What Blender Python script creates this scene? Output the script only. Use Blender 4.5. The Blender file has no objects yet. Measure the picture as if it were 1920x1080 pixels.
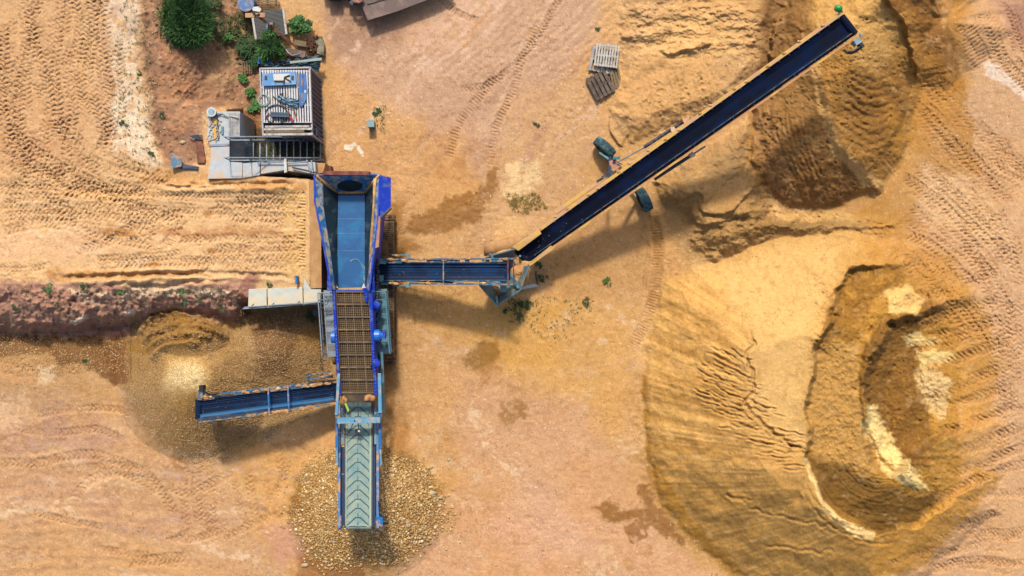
import bpy, math, random
import numpy as np
from mathutils import Vector, Matrix
random.seed(7); rng = np.random.default_rng(11)
CAMH = 44.0; F = 1760.0          # a drone 44 m up; the layout plan is 40 units to the metre on the ground
C = bpy.context.scene.collection

def P(u, v, z=0.0):
    k = (CAMH - z) / F
    return Vector(((u - 960.0) * k, (540.0 - v) * k, z))

# ------------------------------------------------------------------ noise
_T = rng.random((256, 256))
def vnoise(x, y, seed=0):
    x = x + seed * 17.31; y = y + seed * 9.77
    xi = np.floor(x).astype(np.int64); yi = np.floor(y).astype(np.int64)
    fx = x - xi; fy = y - yi
    fx = fx * fx * fx * (fx * (fx * 6 - 15) + 10); fy = fy * fy * fy * (fy * (fy * 6 - 15) + 10)
    a = _T[xi & 255, yi & 255]; b = _T[(xi + 1) & 255, yi & 255]
    c = _T[xi & 255, (yi + 1) & 255]; d = _T[(xi + 1) & 255, (yi + 1) & 255]
    return (a + (b - a) * fx) * (1 - fy) + (c + (d - c) * fx) * fy
def fbm(x, y, o=4, seed=0, g=0.5):
    s = 0.0; a = 1.0; n = 0.0
    for i in range(o):
        cs, sn = math.cos(i * 0.7), math.sin(i * 0.7)
        s = s + a * vnoise((x * cs - y * sn) * 2 ** i, (x * sn + y * cs) * 2 ** i, seed + i * 3); n += a; a *= g
    return s / n * 2 - 1
def ridged(x, y, o=4, seed=0):
    s = 0.0; a = 1.0; n = 0.0
    for i in range(o):
        s = s + a * (1 - abs(vnoise(x * 2 ** i, y * 2 ** i, seed + i * 5) * 2 - 1)); n += a; a *= 0.5
    return s / n
def ss(x, a=0.0, b=1.0):
    t = np.clip((x - a) / (b - a), 0, 1); return t * t * (3 - 2 * t)

# ------------------------------------------------------------------ ground sheet grid
ST = 1.6
def axis(lo, hi, far):
    core = np.arange(lo, hi + ST, ST)
    g = []; d = ST; x = 0
    while x < far:
        d *= 1.13; x += d; g.append(x)
    g = np.array(g)
    return np.concatenate([lo - g[::-1], core, core[-1] + g])
us = axis(-90, 2010, 24000); vs = axis(-90, 1170, 24000)
U, V = np.meshgrid(us, vs)                     # rows = v
NV, NU = U.shape
Z = np.zeros_like(U); COL = np.zeros(U.shape + (3,)); GR = np.zeros_like(U); WET = np.zeros_like(U); TRK = np.zeros_like(U)

def window(lo_u, hi_u, lo_v, hi_v):
    i0 = max(np.searchsorted(us, lo_u) - 1, 0); i1 = min(np.searchsorted(us, hi_u) + 1, NU)
    j0 = max(np.searchsorted(vs, lo_v) - 1, 0); j1 = min(np.searchsorted(vs, hi_v) + 1, NV)
    return slice(j0, j1), slice(i0, i1)

def sdist(poly, x, y):
    """signed distance, positive inside"""
    p = np.array(poly, float); n = len(p); d2 = np.full(x.shape, 1e18); ins = np.zeros(x.shape, bool)
    for i in range(n):
        ax, ay = p[i]; bx, by = p[(i + 1) % n]
        ex, ey = bx - ax, by - ay; L = ex * ex + ey * ey + 1e-9
        t = np.clip(((x - ax) * ex + (y - ay) * ey) / L, 0, 1)
        d2 = np.minimum(d2, (x - ax - t * ex) ** 2 + (y - ay - t * ey) ** 2)
        if ay != by:
            c = ((ay > y) != (by > y)) & (x < (bx - ax) * (y - ay) / (by - ay) + ax)
            ins ^= c
    d = np.sqrt(d2)
    return np.where(ins, d, -d)

WX = fbm(U / 38, V / 38, 4, 1) ; WY = fbm(U / 38, V / 38, 4, 2)
FX = fbm(U / 9, V / 9, 3, 3); FY = fbm(U / 9, V / 9, 3, 4)

def region(poly, feather, warp=10, fine=3, pad=60):
    pad = pad + feather * 0.7
    p = np.array(poly, float)
    w = window(p[:, 0].min() - pad, p[:, 0].max() + pad, p[:, 1].min() - pad, p[:, 1].max() + pad)
    x = U[w] + WX[w] * warp + FX[w] * fine; y = V[w] + WY[w] * warp + FY[w] * fine
    d = sdist(poly, x, y)
    return w, ss(d, -feather * 0.5, feather * 0.5), d

def lin(c):
    if isinstance(c, str): c = [int(c[i:i + 2], 16) / 255 for i in (0, 2, 4)]
    return np.array([x / 12.92 if x <= 0.04045 else ((x + 0.055) / 1.055) ** 2.4 for x in c])
KALB = 0.60
def alb(c): return lin(c) * KALB

def paint(poly, c, a=1.0, feather=20, warp=10, fine=3, mott=0.0, msc=12, seed=5):
    w, m, d = region(poly, feather, warp, fine)
    m = m * a
    if mott: m = m * ss(fbm(U[w] / msc, V[w] / msc, 4, seed), 1.0 - mott - 0.3, 1.0 - mott + 0.3)
    COL[w] += (alb(c) - COL[w]) * m[..., None]
    return w, m
def ellipse(cx, cy, rx, ry, rot=0, n=18):
    r = math.radians(rot); o = []
    for i in range(n):
        t = 2 * math.pi * i / n; x = rx * math.cos(t); y = ry * math.sin(t)
        o.append((cx + x * math.cos(r) - y * math.sin(r), cy + x * math.sin(r) + y * math.cos(r)))
    return o

def resample(pts, step=3.0, jit=0.0, seed=0):
    pts = [np.array(p, float) for p in pts]
    P_ = [2 * pts[0] - pts[1]] + pts + [2 * pts[-1] - pts[-2]]
    out = []
    for i in range(1, len(P_) - 2):
        a, b, c, d = P_[i - 1], P_[i], P_[i + 1], P_[i + 2]
        n = max(int(np.linalg.norm(c - b) / step), 1)
        for k in range(n):
            t = k / n
            out.append(0.5 * ((2 * b) + (-a + c) * t + (2 * a - 5 * b + 4 * c - d) * t * t + (-a + 3 * b - 3 * c + d) * t ** 3))
    out.append(pts[-1]); out = np.array(out)
    if jit:
        k = np.arange(len(out))
        out[:, 0] += jit * fbm(k * step / 14.0, k * 0.0 + seed * 3.1, 3, 7)
        out[:, 1] += jit * fbm(k * step / 14.0, k * 0.0 + seed * 5.7 + 40, 3, 8)
    return out

def along(pts, half, step=5.0, jit=0.0, seed=0):
    """s, t (signed offset) and q (0..1 along) of the points within half of a path"""
    q = resample(pts, step, jit, seed)
    w = window(q[:, 0].min() - half - 4, q[:, 0].max() + half + 4, q[:, 1].min() - half - 4, q[:, 1].max() + half + 4)
    j0, i0 = w[0].start, w[1].start
    shp = U[w].shape
    if shp[0] == 0 or shp[1] == 0: return None
    best = np.full(shp, 1e9); S = np.zeros(shp); T = np.zeros(shp)
    acc = 0.0
    for k in range(len(q) - 1):
        a, b = q[k], q[k + 1]; e = b - a; L = math.hypot(*e)
        if L < 1e-6: continue
        ww = window(min(a[0], b[0]) - half, max(a[0], b[0]) + half, min(a[1], b[1]) - half, max(a[1], b[1]) + half)
        lw = (slice(max(ww[0].start - j0, 0), ww[0].stop - j0), slice(max(ww[1].start - i0, 0), ww[1].stop - i0))
        x = U[w][lw] - a[0]; y = V[w][lw] - a[1]
        if x.size == 0: acc += L; continue
        t = np.clip((x * e[0] + y * e[1]) / (L * L), 0, 1)
        dx = x - t * e[0]; dy = y - t * e[1]; d = np.hypot(dx, dy)
        sg = np.sign(e[0] * y - e[1] * x)
        m = d < best[lw]
        best[lw] = np.where(m, d, best[lw]); S[lw] = np.where(m, acc + t * L, S[lw]); T[lw] = np.where(m, d * sg, T[lw])
        acc += L
    return w, best, S, T, acc

def track(pts, width=24, period=12, depth=0.055, sink=0.03, fade=0.35, seed=0, style=0, jit=2):
    r = along(pts, width * 0.5 + 8, 5.0, jit, seed)
    if r is None: return
    w, d, S, T, L = r
    h = width * 0.5
    m = ss(h - d, -1.5, 1.5)
    q = S / L; ends = ss(q, 0, 0.06) * ss(1 - q, 0, 0.06)
    n = fbm(U[w] / 30, V[w] / 30, 3, 20 + seed)
    n_ = fbm(U[w] / 8, V[w] / 8, 2, 40 + seed)
    st = np.clip(1.05 - fade + n * 1.4 * fade * 2 + n_ * .5, 0.0, 1.2) * ends
    t = (T + 1.5 * FY[w]) / h
    if style == 0:   # lugs in two offset halves, swept back: wavy chevrons
        ph = S / period + 0.45 * np.abs(t) * 1.2 + 0.5 * (t > 0) * ss(np.abs(t), 0, 0.2) + FX[w] * 0.22
        lug = ss(np.cos(2 * math.pi * ph), 0.45, 0.95)
    elif style == 1: # plain chevron
        ph = S / period + 0.75 * np.abs(t) + FX[w] * 0.22
        lug = ss(np.cos(2 * math.pi * ph), 0.5, 0.95)
    else:            # cross bars
        ph = S / period + FX[w] * 0.15
        lug = ss(np.cos(2 * math.pi * ph), 0.2, 0.8)
    TRK[w] = np.maximum(TRK[w], m * np.clip(st, 0, 1))
    Z[w] += st * (-sink * m - depth * m * lug * ss(1.02 - np.abs(t), 0, 0.15) + 0.6 * sink * ss(5 - abs(d - h - 3), 0, 5))
def groove(pts, depth=0.08, width=3.5, berm=0.3, jit=3, seed=0):
    r = along(pts, width * 3, 3.0, jit, seed)
    if r is None: return
    w, d, S, T, L = r
    q = S / L; e = ss(q, 0, 0.12) * ss(1 - q, 0, 0.12)
    n = 0.75 + 0.5 * fbm(U[w] / 10, V[w] / 10, 2, 31)
    Z[w] += e * n * (-depth * np.exp(-(d / width) ** 2 * 1.6) + berm * depth * np.exp(-((d - width * 1.7) / width) ** 2))
def ledge(pts, h=0.2, decay=30, jit=6, seed=0, sharp=2.0):
    """ground stands h higher on the left side of the path, falling back over decay"""
    r = along(pts, decay * 2.2, 3.0, jit, seed)
    if r is None: return
    w, d, S, T, L = r
    q = S / L; e = ss(q, 0, 0.15) * ss(1 - q, 0, 0.15)
    side = ss(-T, -sharp, sharp)
    Z[w] += e * h * side * np.exp(-(np.maximum(-T, 0) / decay) ** 1.5)
def stamps(poly, n, r0, r1, h0, h1, seed=0, power=2):
    p = np.array(poly); g = np.random.default_rng(seed)
    k = 0; tries = 0
    lo = p.min(0); hi = p.max(0)
    X = g.random((n * 4, 2)) * (hi - lo) + lo
    X = X[sdist(poly, X[:, 0], X[:, 1]) > 0][:n]
    for (cx, cy) in X:
        r = r0 + (r1 - r0) * g.random() ** power; h = h0 + (h1 - h0) * g.random()
        w = window(cx - 2.2 * r, cx + 2.2 * r, cy - 2.2 * r, cy + 2.2 * r)
        x = U[w] - cx; y = V[w] - cy; a = g.random() * 3.14; ca, sa = math.cos(a), math.sin(a)
        d2 = ((x * ca + y * sa) / r) ** 2 + ((-x * sa + y * ca) / (r * (0.5 + 0.5 * g.random()))) ** 2
        Z[w] += h * np.exp(-d2)

# ------------------------------------------------------------------ LARGE FORMS
toe = np.interp(us, [0, 60, 150, 250, 330, 400, 440, 462, 470, 476], [628, 632, 624, 612, 600, 606, 620, 605, 574, 566])[None, :]
wid = np.interp(us, [0, 440, 462, 474], [88, 70, 45, 8])[None, :]
crestn = fbm(U / 45, V / 60, 4, 12)
xb_ = (toe + crestn * 12 * (U < 462) - V) / wid
pb = np.where(U < 458, np.interp(xb_, [-.05, 0.04, 0.16, 0.32, 0.45, 0.8, 1.0, 1.1], [0, .05, .36, .60, .70, .9, .985, 1.0]), ss(xb_))
Rv = np.interp(vs, [188, 204, 326, 336], [478, 456, 456, 603])[:, None]
Wv = np.interp(vs, [188, 204, 326, 336], [205, 6, 6, 5])[:, None]
pr = ss((Rv - U + (V < 200) * crestn * 14) / Wv)
plat = 2.4 * pb * pr * ss(U, -6000, -2500) * ss(V, -6000, -2500)
Z += plat
pm = pb * pr                                  # plateau mask
# sunken red ground between ramp and slab
w, m, d = region([(268, -120), (262, 60), (280, 200), (300, 285), (372, 296), (378, 205), (470, 190), (470, -120)], 40)
Z[w] -= 0.35 * m * (0.5 + 0.5 * pm[w])
Z += pm * 0.10 * fbm(U / 160, V / 160, 2, 6)
# general undulation
Z += 0.05 * fbm(U / 120, V / 120, 3, 9) + 0.018 * fbm(U / 22, V / 22, 4, 10)

# fines heap under the short conveyor
def cone(cx, cy, R, H, k=1.0, rough=0.08, seed=0, ex=1.0):
    w = window(cx - R * 1.3, cx + R * 1.3, cy - R * 1.3, cy + R * 1.3)
    a = np.arctan2(V[w] - cy, U[w] - cx)
    r = np.hypot((U[w] - cx) * ex, V[w] - cy) / R * (1 + rough * fbm(np.cos(a) * 2 + 5, np.sin(a) * 2 + 5, 3, seed))
    z = H * np.clip(1 - r, 0, 1); z = z - 0.10 * H * np.exp(-(r / 0.12) ** 2)
    return w, np.where(r < 1, z, 0)
w, z = cone(366, 712, 150, 2.75, seed=3); Z[w] = np.maximum(Z[w], z + Z[w] * 0.15)
w, z = cone(495, 655, 120, 1.7, seed=4, ex=0.9); Z[w] = np.maximum(Z[w], z * (U[w] < 604) + Z[w] * 0.15)
w, z = cone(360, 650, 118, 1.9, seed=5, ex=0.95); Z[w] = np.maximum(Z[w], z + Z[w] * 0.2)
# stone heap under the long discharge conveyor
w, z = cone(687, 945, 150, 1.5, seed=6, rough=0.14); Z[w] = np.maximum(Z[w], z + Z[w] * 0.5)
w, z = cone(100, 655, 110, 0.5, seed=8, ex=0.5); Z[w] += z

# big sand heap (lower right)
BIG = [(1245, 520), (1222, 600), (1206, 700), (1203, 800), (1217, 890), (1252, 960), (1312, 1030), (1400, 1095), (1550, 1180),
       (1680, 1160), (1760, 1060), (1870, 960), (1890, 800), (1850, 650), (1830, 540), (1720, 455), (1600, 432), (1450, 446), (1340, 488)]
w, m, d = region(BIG, 4, 13, 0.8)
t_ = np.clip(d / 190, 0, 1); big = np.zeros_like(U); big[w] = 2.85 * (t_ * (1.18 - .18 * t_)) * ss(d, -4, 10) + 0.10 * t_ * fbm(U[w] / 110, V[w] / 110, 2, 15)
CUT = [(1592, 503), (1566, 560), (1556, 610), (1528, 640), (1514, 740), (1508, 860), (1540, 940), (1638, 1012), (1730, 985), (1840, 900),
       (2000, 900), (2000, 440), (1760, 462), (1660, 498)]
w, m, d = region(CUT, 4, 12, 3)
prof = np.interp(d, [-40, -6, 0, 9, 30, 60, 92, 104, 117, 150, 220, 320], [1.0, 1.06, 1.06, 0.76, 0.74, 0.74, 0.78, 0.77, 0.30, 0.16, 0.30, 0.0])
big[w] = big[w] * prof
BIGZ = big
# second bench inside the cut
w, m, d = region([(1640, 600), (1655, 585), (1700, 560), (1760, 530), (1800, 545), (1790, 590), (1720, 610), (1690, 660), (1640, 680)], 10, 8, 3)
big[w] += 0.0
Z += big
ledge([(1800, 545), (1745, 572), (1690, 588), (1648, 612), (1622, 660), (1615, 720), (1618, 780), (1650, 850), (1700, 905), (1745, 925)], 0.30, 40, 5, 3, 6)
ledge([(1650, 498), (1610, 500), (1585, 520), (1566, 560), (1560, 600)], -0.3, 26, 6, 4)
ledge([(1560, 590), (1535, 632), (1526, 650)], 0.3, 20, 4, 5)

# upper right heap under the stacker head
UP = [(1510, -120), (1462, 40), (1440, 120), (1405, 225), (1405, 300), (1428, 350), (1480, 392), (1560, 390), (1655, 362), (1695, 300),
      (1722, 210), (1740, 80), (1790, -120)]
w, m, d = region(UP, 4, 9, 1.2)
up = np.zeros_like(U); up[w] = 3.1 * (1 - np.exp(-np.maximum(d, 0) / 100)) * ss(d, -4, 14)
w, z = cone(1600, 62, 150, 1.4, seed=9); up[w] += z
Z += up
ledge([(1530, 120), (1542, 180), (1552, 240), (1580, 290), (1632, 335)], 0.30, 46, 3, 6, 9)   # crest line
for i in range(9): groove([(1590 - i * 3, 130 + i * 14), (1630, 150 + i * 17), (1680 - i * 2, 140 + i * 17)], 0.05, 3.5, 0.5, 5, 300 + i)
for i in range(7): groove([(1450 + i * 9, 210), (1466 + i * 9, 280), (1500 + i * 8, 350)], 0.05, 3, 0.5, 5, 320 + i)
ledge([(1690, 120), (1700, 180), (1680, 250), (1640, 300)], -0.3, 40, 6, 66, 6)
ledge([(1640, -20), (1690, 40), (1710, 110), (1722, 170)], 0.4, 30, 6, 67, 4)
ledge([(1402, 240), (1440, 122), (1450, 60), (1500, -20)], -0.45, 26, 9, 7)
# high ground at the top edge right
w, z = cone(1770, 40, 115, 1.5, seed=10, ex=1.1, rough=0.3); Z[w] += z
w, z = cone(1700, -70, 120, 2.0, seed=10, ex=0.8, rough=0.3); Z[w] += z

# dug lumpy ground either side of the stacker
MA = [(1150, -120), (1162, 60), (1168, 120), (1140, 190), (1150, 240), (1185, 268), (1260, 235), (1400, 200), (1440, 110), (1480, 20), (1500, -120)]
w, m, d = region(MA, 10, 9, 4)
Z[w] += np.clip(d / 40, 0, 1) * 0.55 * (1 - 0.0 * d) + m * 0.05 * ridged(U[w] / 26, V[w] / 26, 3, 14)
MB = [(1222, 340), (1300, 285), (1405, 220), (1425, 300), (1445, 400), (1560, 415), (1690, 420), (1560, 440), (1440, 450), (1340, 492), (1300, 470), (1285, 400), (1240, 385)]
w, m, d = region(MB, 14, 9, 4)
Z[w] += np.clip(d / 36, 0, 1) * 0.8
def terrace(poly, amp, sc, steps, feather=30, seed=40, sy=1.0):
    w, m, d = region(poly, feather, 8, 3)
    n = fbm(U[w] / sc, V[w] / (sc * sy), 5, seed, 0.55) * steps
    f = n - np.floor(n)
    Z[w] += m * amp * (np.floor(n) + ss(f, 0.7, 1.0))
terrace([(1290, 400), (1350, 410), (1430, 330), (1460, 400), (1500, 430), (1430, 450), (1340, 492), (1300, 470)], 0.07, 40, 6, 24, 41, 0.6)
terrace([(1170, 10), (1300, 0), (1420, 10), (1440, 60), (1420, 110), (1230, 110), (1160, 80)], 0.06, 46, 5, 30, 43, 0.5)
terrace([(1230, 330), (1330, 280), (1420, 230), (1430, 330), (1300, 380), (1240, 385)], 0.05, 50, 4, 24, 44)
terrace([(1420, 200), (1460, 190), (1480, 300), (1500, 370), (1440, 380), (1415, 300)], 0.08, 36, 6, 20, 45, 2.2)
ledge([(1232, 92), (1245, 100), (1262, 103), (1280, 96), (1305, 90), (1340, 84)], 0.22, 30, 4, 8)
ledge([(1310, 380), (1318, 395), (1340, 402), (1368, 398), (1392, 375), (1425, 345)], 0.30, 30, 5, 9)
ledge([(1240, 388), (1262, 372), (1285, 376), (1302, 362), (1318, 372), (1312, 392)], 0.22, 20, 4, 10)
ledge([(1295, 385), (1300, 410), (1325, 424), (1360, 414), (1420, 395)], 0.2, 22, 4, 11)
ledge([(1150, 200), (1142, 232), (1152, 262), (1168, 275)], 0.2, 20, 5, 12)
groove([(1140, 190), (1180, 160), (1235, 130), (1260, 118)], 0.07, 10, 0.1, 5)
groove([(1310, 60), (1322, 110), (1330, 170), (1336, 205)], 0.05, 2.5, 0.3, 2)
for i in range(16):
    x = 1205 + i * 13.5 + rng.random() * 5
    groove([(x, 110 + rng.random() * 30), (x + 12, 170), (x + 20, 225 - i * 1.6 + rng.random() * 20)], 0.02 + 0.025 * rng.random(), 3.2, 0.5, 4, i)
for (a, b) in (((1310, 130), (1322, 215)), ((1232, 150), (1245, 260)), ((1280, 150), (1298, 235))):
    stamps([(a[0] - 6, a[1]), (a[0] + 6, a[1]), (b[0] + 6, b[1]), (b[0] - 6, b[1])], 90, 1.5, 4, -0.06, 0.05, int(a[0]))

ledge([(1655, 560), (1690, 545), (1728, 556), (1738, 580)], -0.22, 16, 4, 21, 3)
ledge([(1620, 640), (1650, 620), (1700, 604), (1760, 590)], -0.35, 30, 5, 22, 4)
ledge([(1700, 640), (1708, 700), (1738, 760), (1770, 800)], -0.22, 22, 5, 23, 4)
ledge([(1640, 790), (1665, 840), (1700, 880), (1740, 912)], -0.25, 18, 5, 24, 3)
ledge([(1532, 800), (1545, 850), (1590, 900), (1650, 940)], -0.14, 20, 6, 25, 3)
# rills on the big heap's long flank: a direction field fanning from one point
FLANK = [(1245, 530), (1215, 640), (1204, 760), (1212, 880), (1260, 970), (1330, 1040), (1420, 1100), (1640, 1100), (1630, 1010), (1520, 930), (1500, 850),
         (1470, 820), (1410, 740), (1400, 650), (1400, 590), (1330, 520), (1290, 510)]
w, m, d = region(FLANK, 60, 12, 3)
ang = np.arctan2(V[w] - 900, U[w] - 1820); rad = np.hypot(V[w] - 900, U[w] - 1820)
rill = fbm(np.mod(ang, 2 * math.pi) * 38, rad / 190, 4, 50)
rill2 = fbm(np.mod(ang, 2 * math.pi) * 110, rad / 90, 3, 55)
Z[w] += m * (0.026 * rill + 0.016 * rill2)
SMO = np.ones_like(U); SMO[w] = 1 - 0.85 * m
wq, mq, dq = region([(1400, 500), (1600, 440), (1590, 505), (1560, 560), (1520, 650), (1508, 760), (1506, 840), (1400, 740), (1380, 600)], 40); SMO[wq] = np.minimum(SMO[wq], 1 - .85 * mq)
RILLW, RILLM, RILLN = w, m, rill * .7 + rill2 * .5
def fan(x, y, L):
    a = math.atan2(900 - y, 1820 - x); return [(x, y), (x + L * .5 * math.cos(a) + random.uniform(-2, 2), y + L * .5 * math.sin(a) + random.uniform(-2, 2)), (x + L * math.cos(a), y + L * math.sin(a))]
GUL = [(1300, 690), (1335, 640), (1370, 640), (1400, 680), (1420, 730), (1500, 850), (1470, 880), (1400, 850), (1330, 800), (1300, 740)]
gp = []
while len(gp) < 90:
    x, y = random.uniform(1300, 1480), random.uniform(620, 880)
    if sdist(GUL, np.array([x]), np.array([y]))[0] > 0: gp.append((x, y))
for i, (x, y) in enumerate(gp): groove(fan(x, y, random.uniform(22, 62)), random.uniform(.05, .12), random.uniform(1.5, 2.6), 0.4, 4, i)
groove([(1405, 606), (1414, 640), (1400, 668), (1408, 700), (1412, 735), (1398, 752), (1412, 780), (1445, 806), (1478, 830), (1500, 842), (1512, 860)], 0.16, 3.2, 0.5, 9, 3)
for i, L in enumerate([[(1356, 930), (1380, 936), (1415, 934)], [(1390, 952), (1425, 958), (1450, 966), (1500, 975), (1580, 992)], [(1355, 925), (1400, 945)],
                       [(1430, 1020), (1500, 1032), (1570, 1035)], [(1580, 1000), (1640, 1020)]]): groove(L, 0.08, 3, 0.4, 7, 60 + i)
# scraped lines inside the bowl
for i in range(26):
    k = i / 25.0
    r0 = 30 + 150 * k
    pts = [(1655 + (r0 + 10) * math.cos(t) * 0.9, 820 + r0 * math.sin(t) * 1.05 + 10) for t in np.linspace(2.75, 1.2 + 0.25 * random.random(), 7)]
    groove(pts, 0.02 + 0.04 * random.random(), 2.8, 0.5, 3, 100 + i)
# raised foot of the heap, old wheel path
ledge([(1203, 800), (1215, 880), (1250, 955), (1310, 1030), (1370, 1075)], 0.0, 10, 2)
groove([(1196, 690), (1190, 800), (1203, 880), (1240, 965)], 0.09, 12, 0.1, 3, 2)

# ------------------------------------------------------------------ small relief
stamps([(1450, 40), (1740, 20), (1720, 250), (1660, 350), (1560, 380), (1460, 380), (1420, 250)], 1500, 1.0, 2.6, -0.11, 0.09, 1)
stamps([(1530, 520), (1700, 500), (1720, 640), (1800, 850), (1740, 960), (1560, 900), (1520, 700)], 1700, 1.0, 2.6, -0.09, 0.09, 2)
stamps([(1430, 380), (1700, 420), (1640, 450), (1500, 440)], 160, 1.5, 4, -0.1, 0.08, 3)
stamps([(1600, 440), (1900, 420), (1900, 1080), (1700, 1080), (1640, 1010)], 1300, 1.1, 2.6, -0.06, 0.06, 4)
stamps([(1690, 100), (1760, 60), (1900, 440), (1760, 430)], 500, 1.1, 2.6, -0.06, 0.06, 14)
stamps([(270, 0), (480, 0), (480, 250), (380, 210), (370, 300), (290, 290)], 1100, 1.3, 4.2, -0.06, 0.08, 5)
stamps([(0, 545), (460, 540), (470, 600), (430, 630), (0, 640)], 1300, 1.6, 6, -0.14, 0.16, 6)
stamps([(0, 0), (1150, 0), (1200, 500), (1200, 1080), (0, 1080)], 2600, 1.2, 2.6, -0.03, 0.045, 7)
stamps([(1150, 0), (1440, 0), (1400, 200), (1200, 280), (1150, 250)], 500, 1.4, 4, -0.05, 0.06, 8)
stamps([(1220, 380), (1340, 480), (1280, 520), (1230, 500)], 160, 1.4, 3.4, -0.04, 0.05, 9)
w, m, d = region([(0, 520), (465, 520), (480, 600), (440, 640), (0, 640)], 24, 8, 3)
Z[w] += m * (0.22 * (ridged(U[w] / 34, V[w] / 22, 5, 60) - 0.5))
w, m, d = region([(1520, 500), (1660, 500), (1780, 620), (1800, 860), (1740, 980), (1600, 980), (1510, 860), (1515, 700)], 24, 8, 3)
Z[w] += m * (0.16 * (ridged(U[w] / 26, V[w] / 26, 5, 61) - 0.5) + 0.05 * fbm(U[w] / 6, V[w] / 6, 3, 63))
w, m, d = region(UP, 40, 8, 3)
Z[w] += m * (0.12 * (ridged(U[w] / 38, V[w] / 38, 5, 62) - 0.5) + 0.035 * fbm(U[w] / 6, V[w] / 6, 3, 64))
# rows pushed up on the fines heap
for i, L in enumerate([[(255, 640), (262, 610), (292, 592), (338, 584), (382, 600), (430, 622)], [(262, 655), (280, 622), (320, 606), (362, 606), (400, 616), (436, 634)],
                       [(270, 664), (290, 636), (330, 624), (372, 622), (402, 630)], [(276, 676), (300, 650), (340, 640), (380, 640)]]):
    ledge(L[::-1], 0.42, 13, 4, 70 + i)
# wheel-lines along the bank edge
for i, L in enumerate([[(90, 516), (200, 520), (330, 512), (460, 514), (560, 520)], [(180, 536), (240, 533), (300, 540), (360, 528), (440, 530)], [(115, 522), (260, 514), (300, 512), (430, 520)],
                       [(285, 346), (360, 350), (480, 345), (566, 347)]]):
    groove(L, 0.14, 4.5, 0.5, 5, 80 + i)
ledge([(566, 345), (420, 348), (290, 344)], 0.22, 22, 4, 81)

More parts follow.
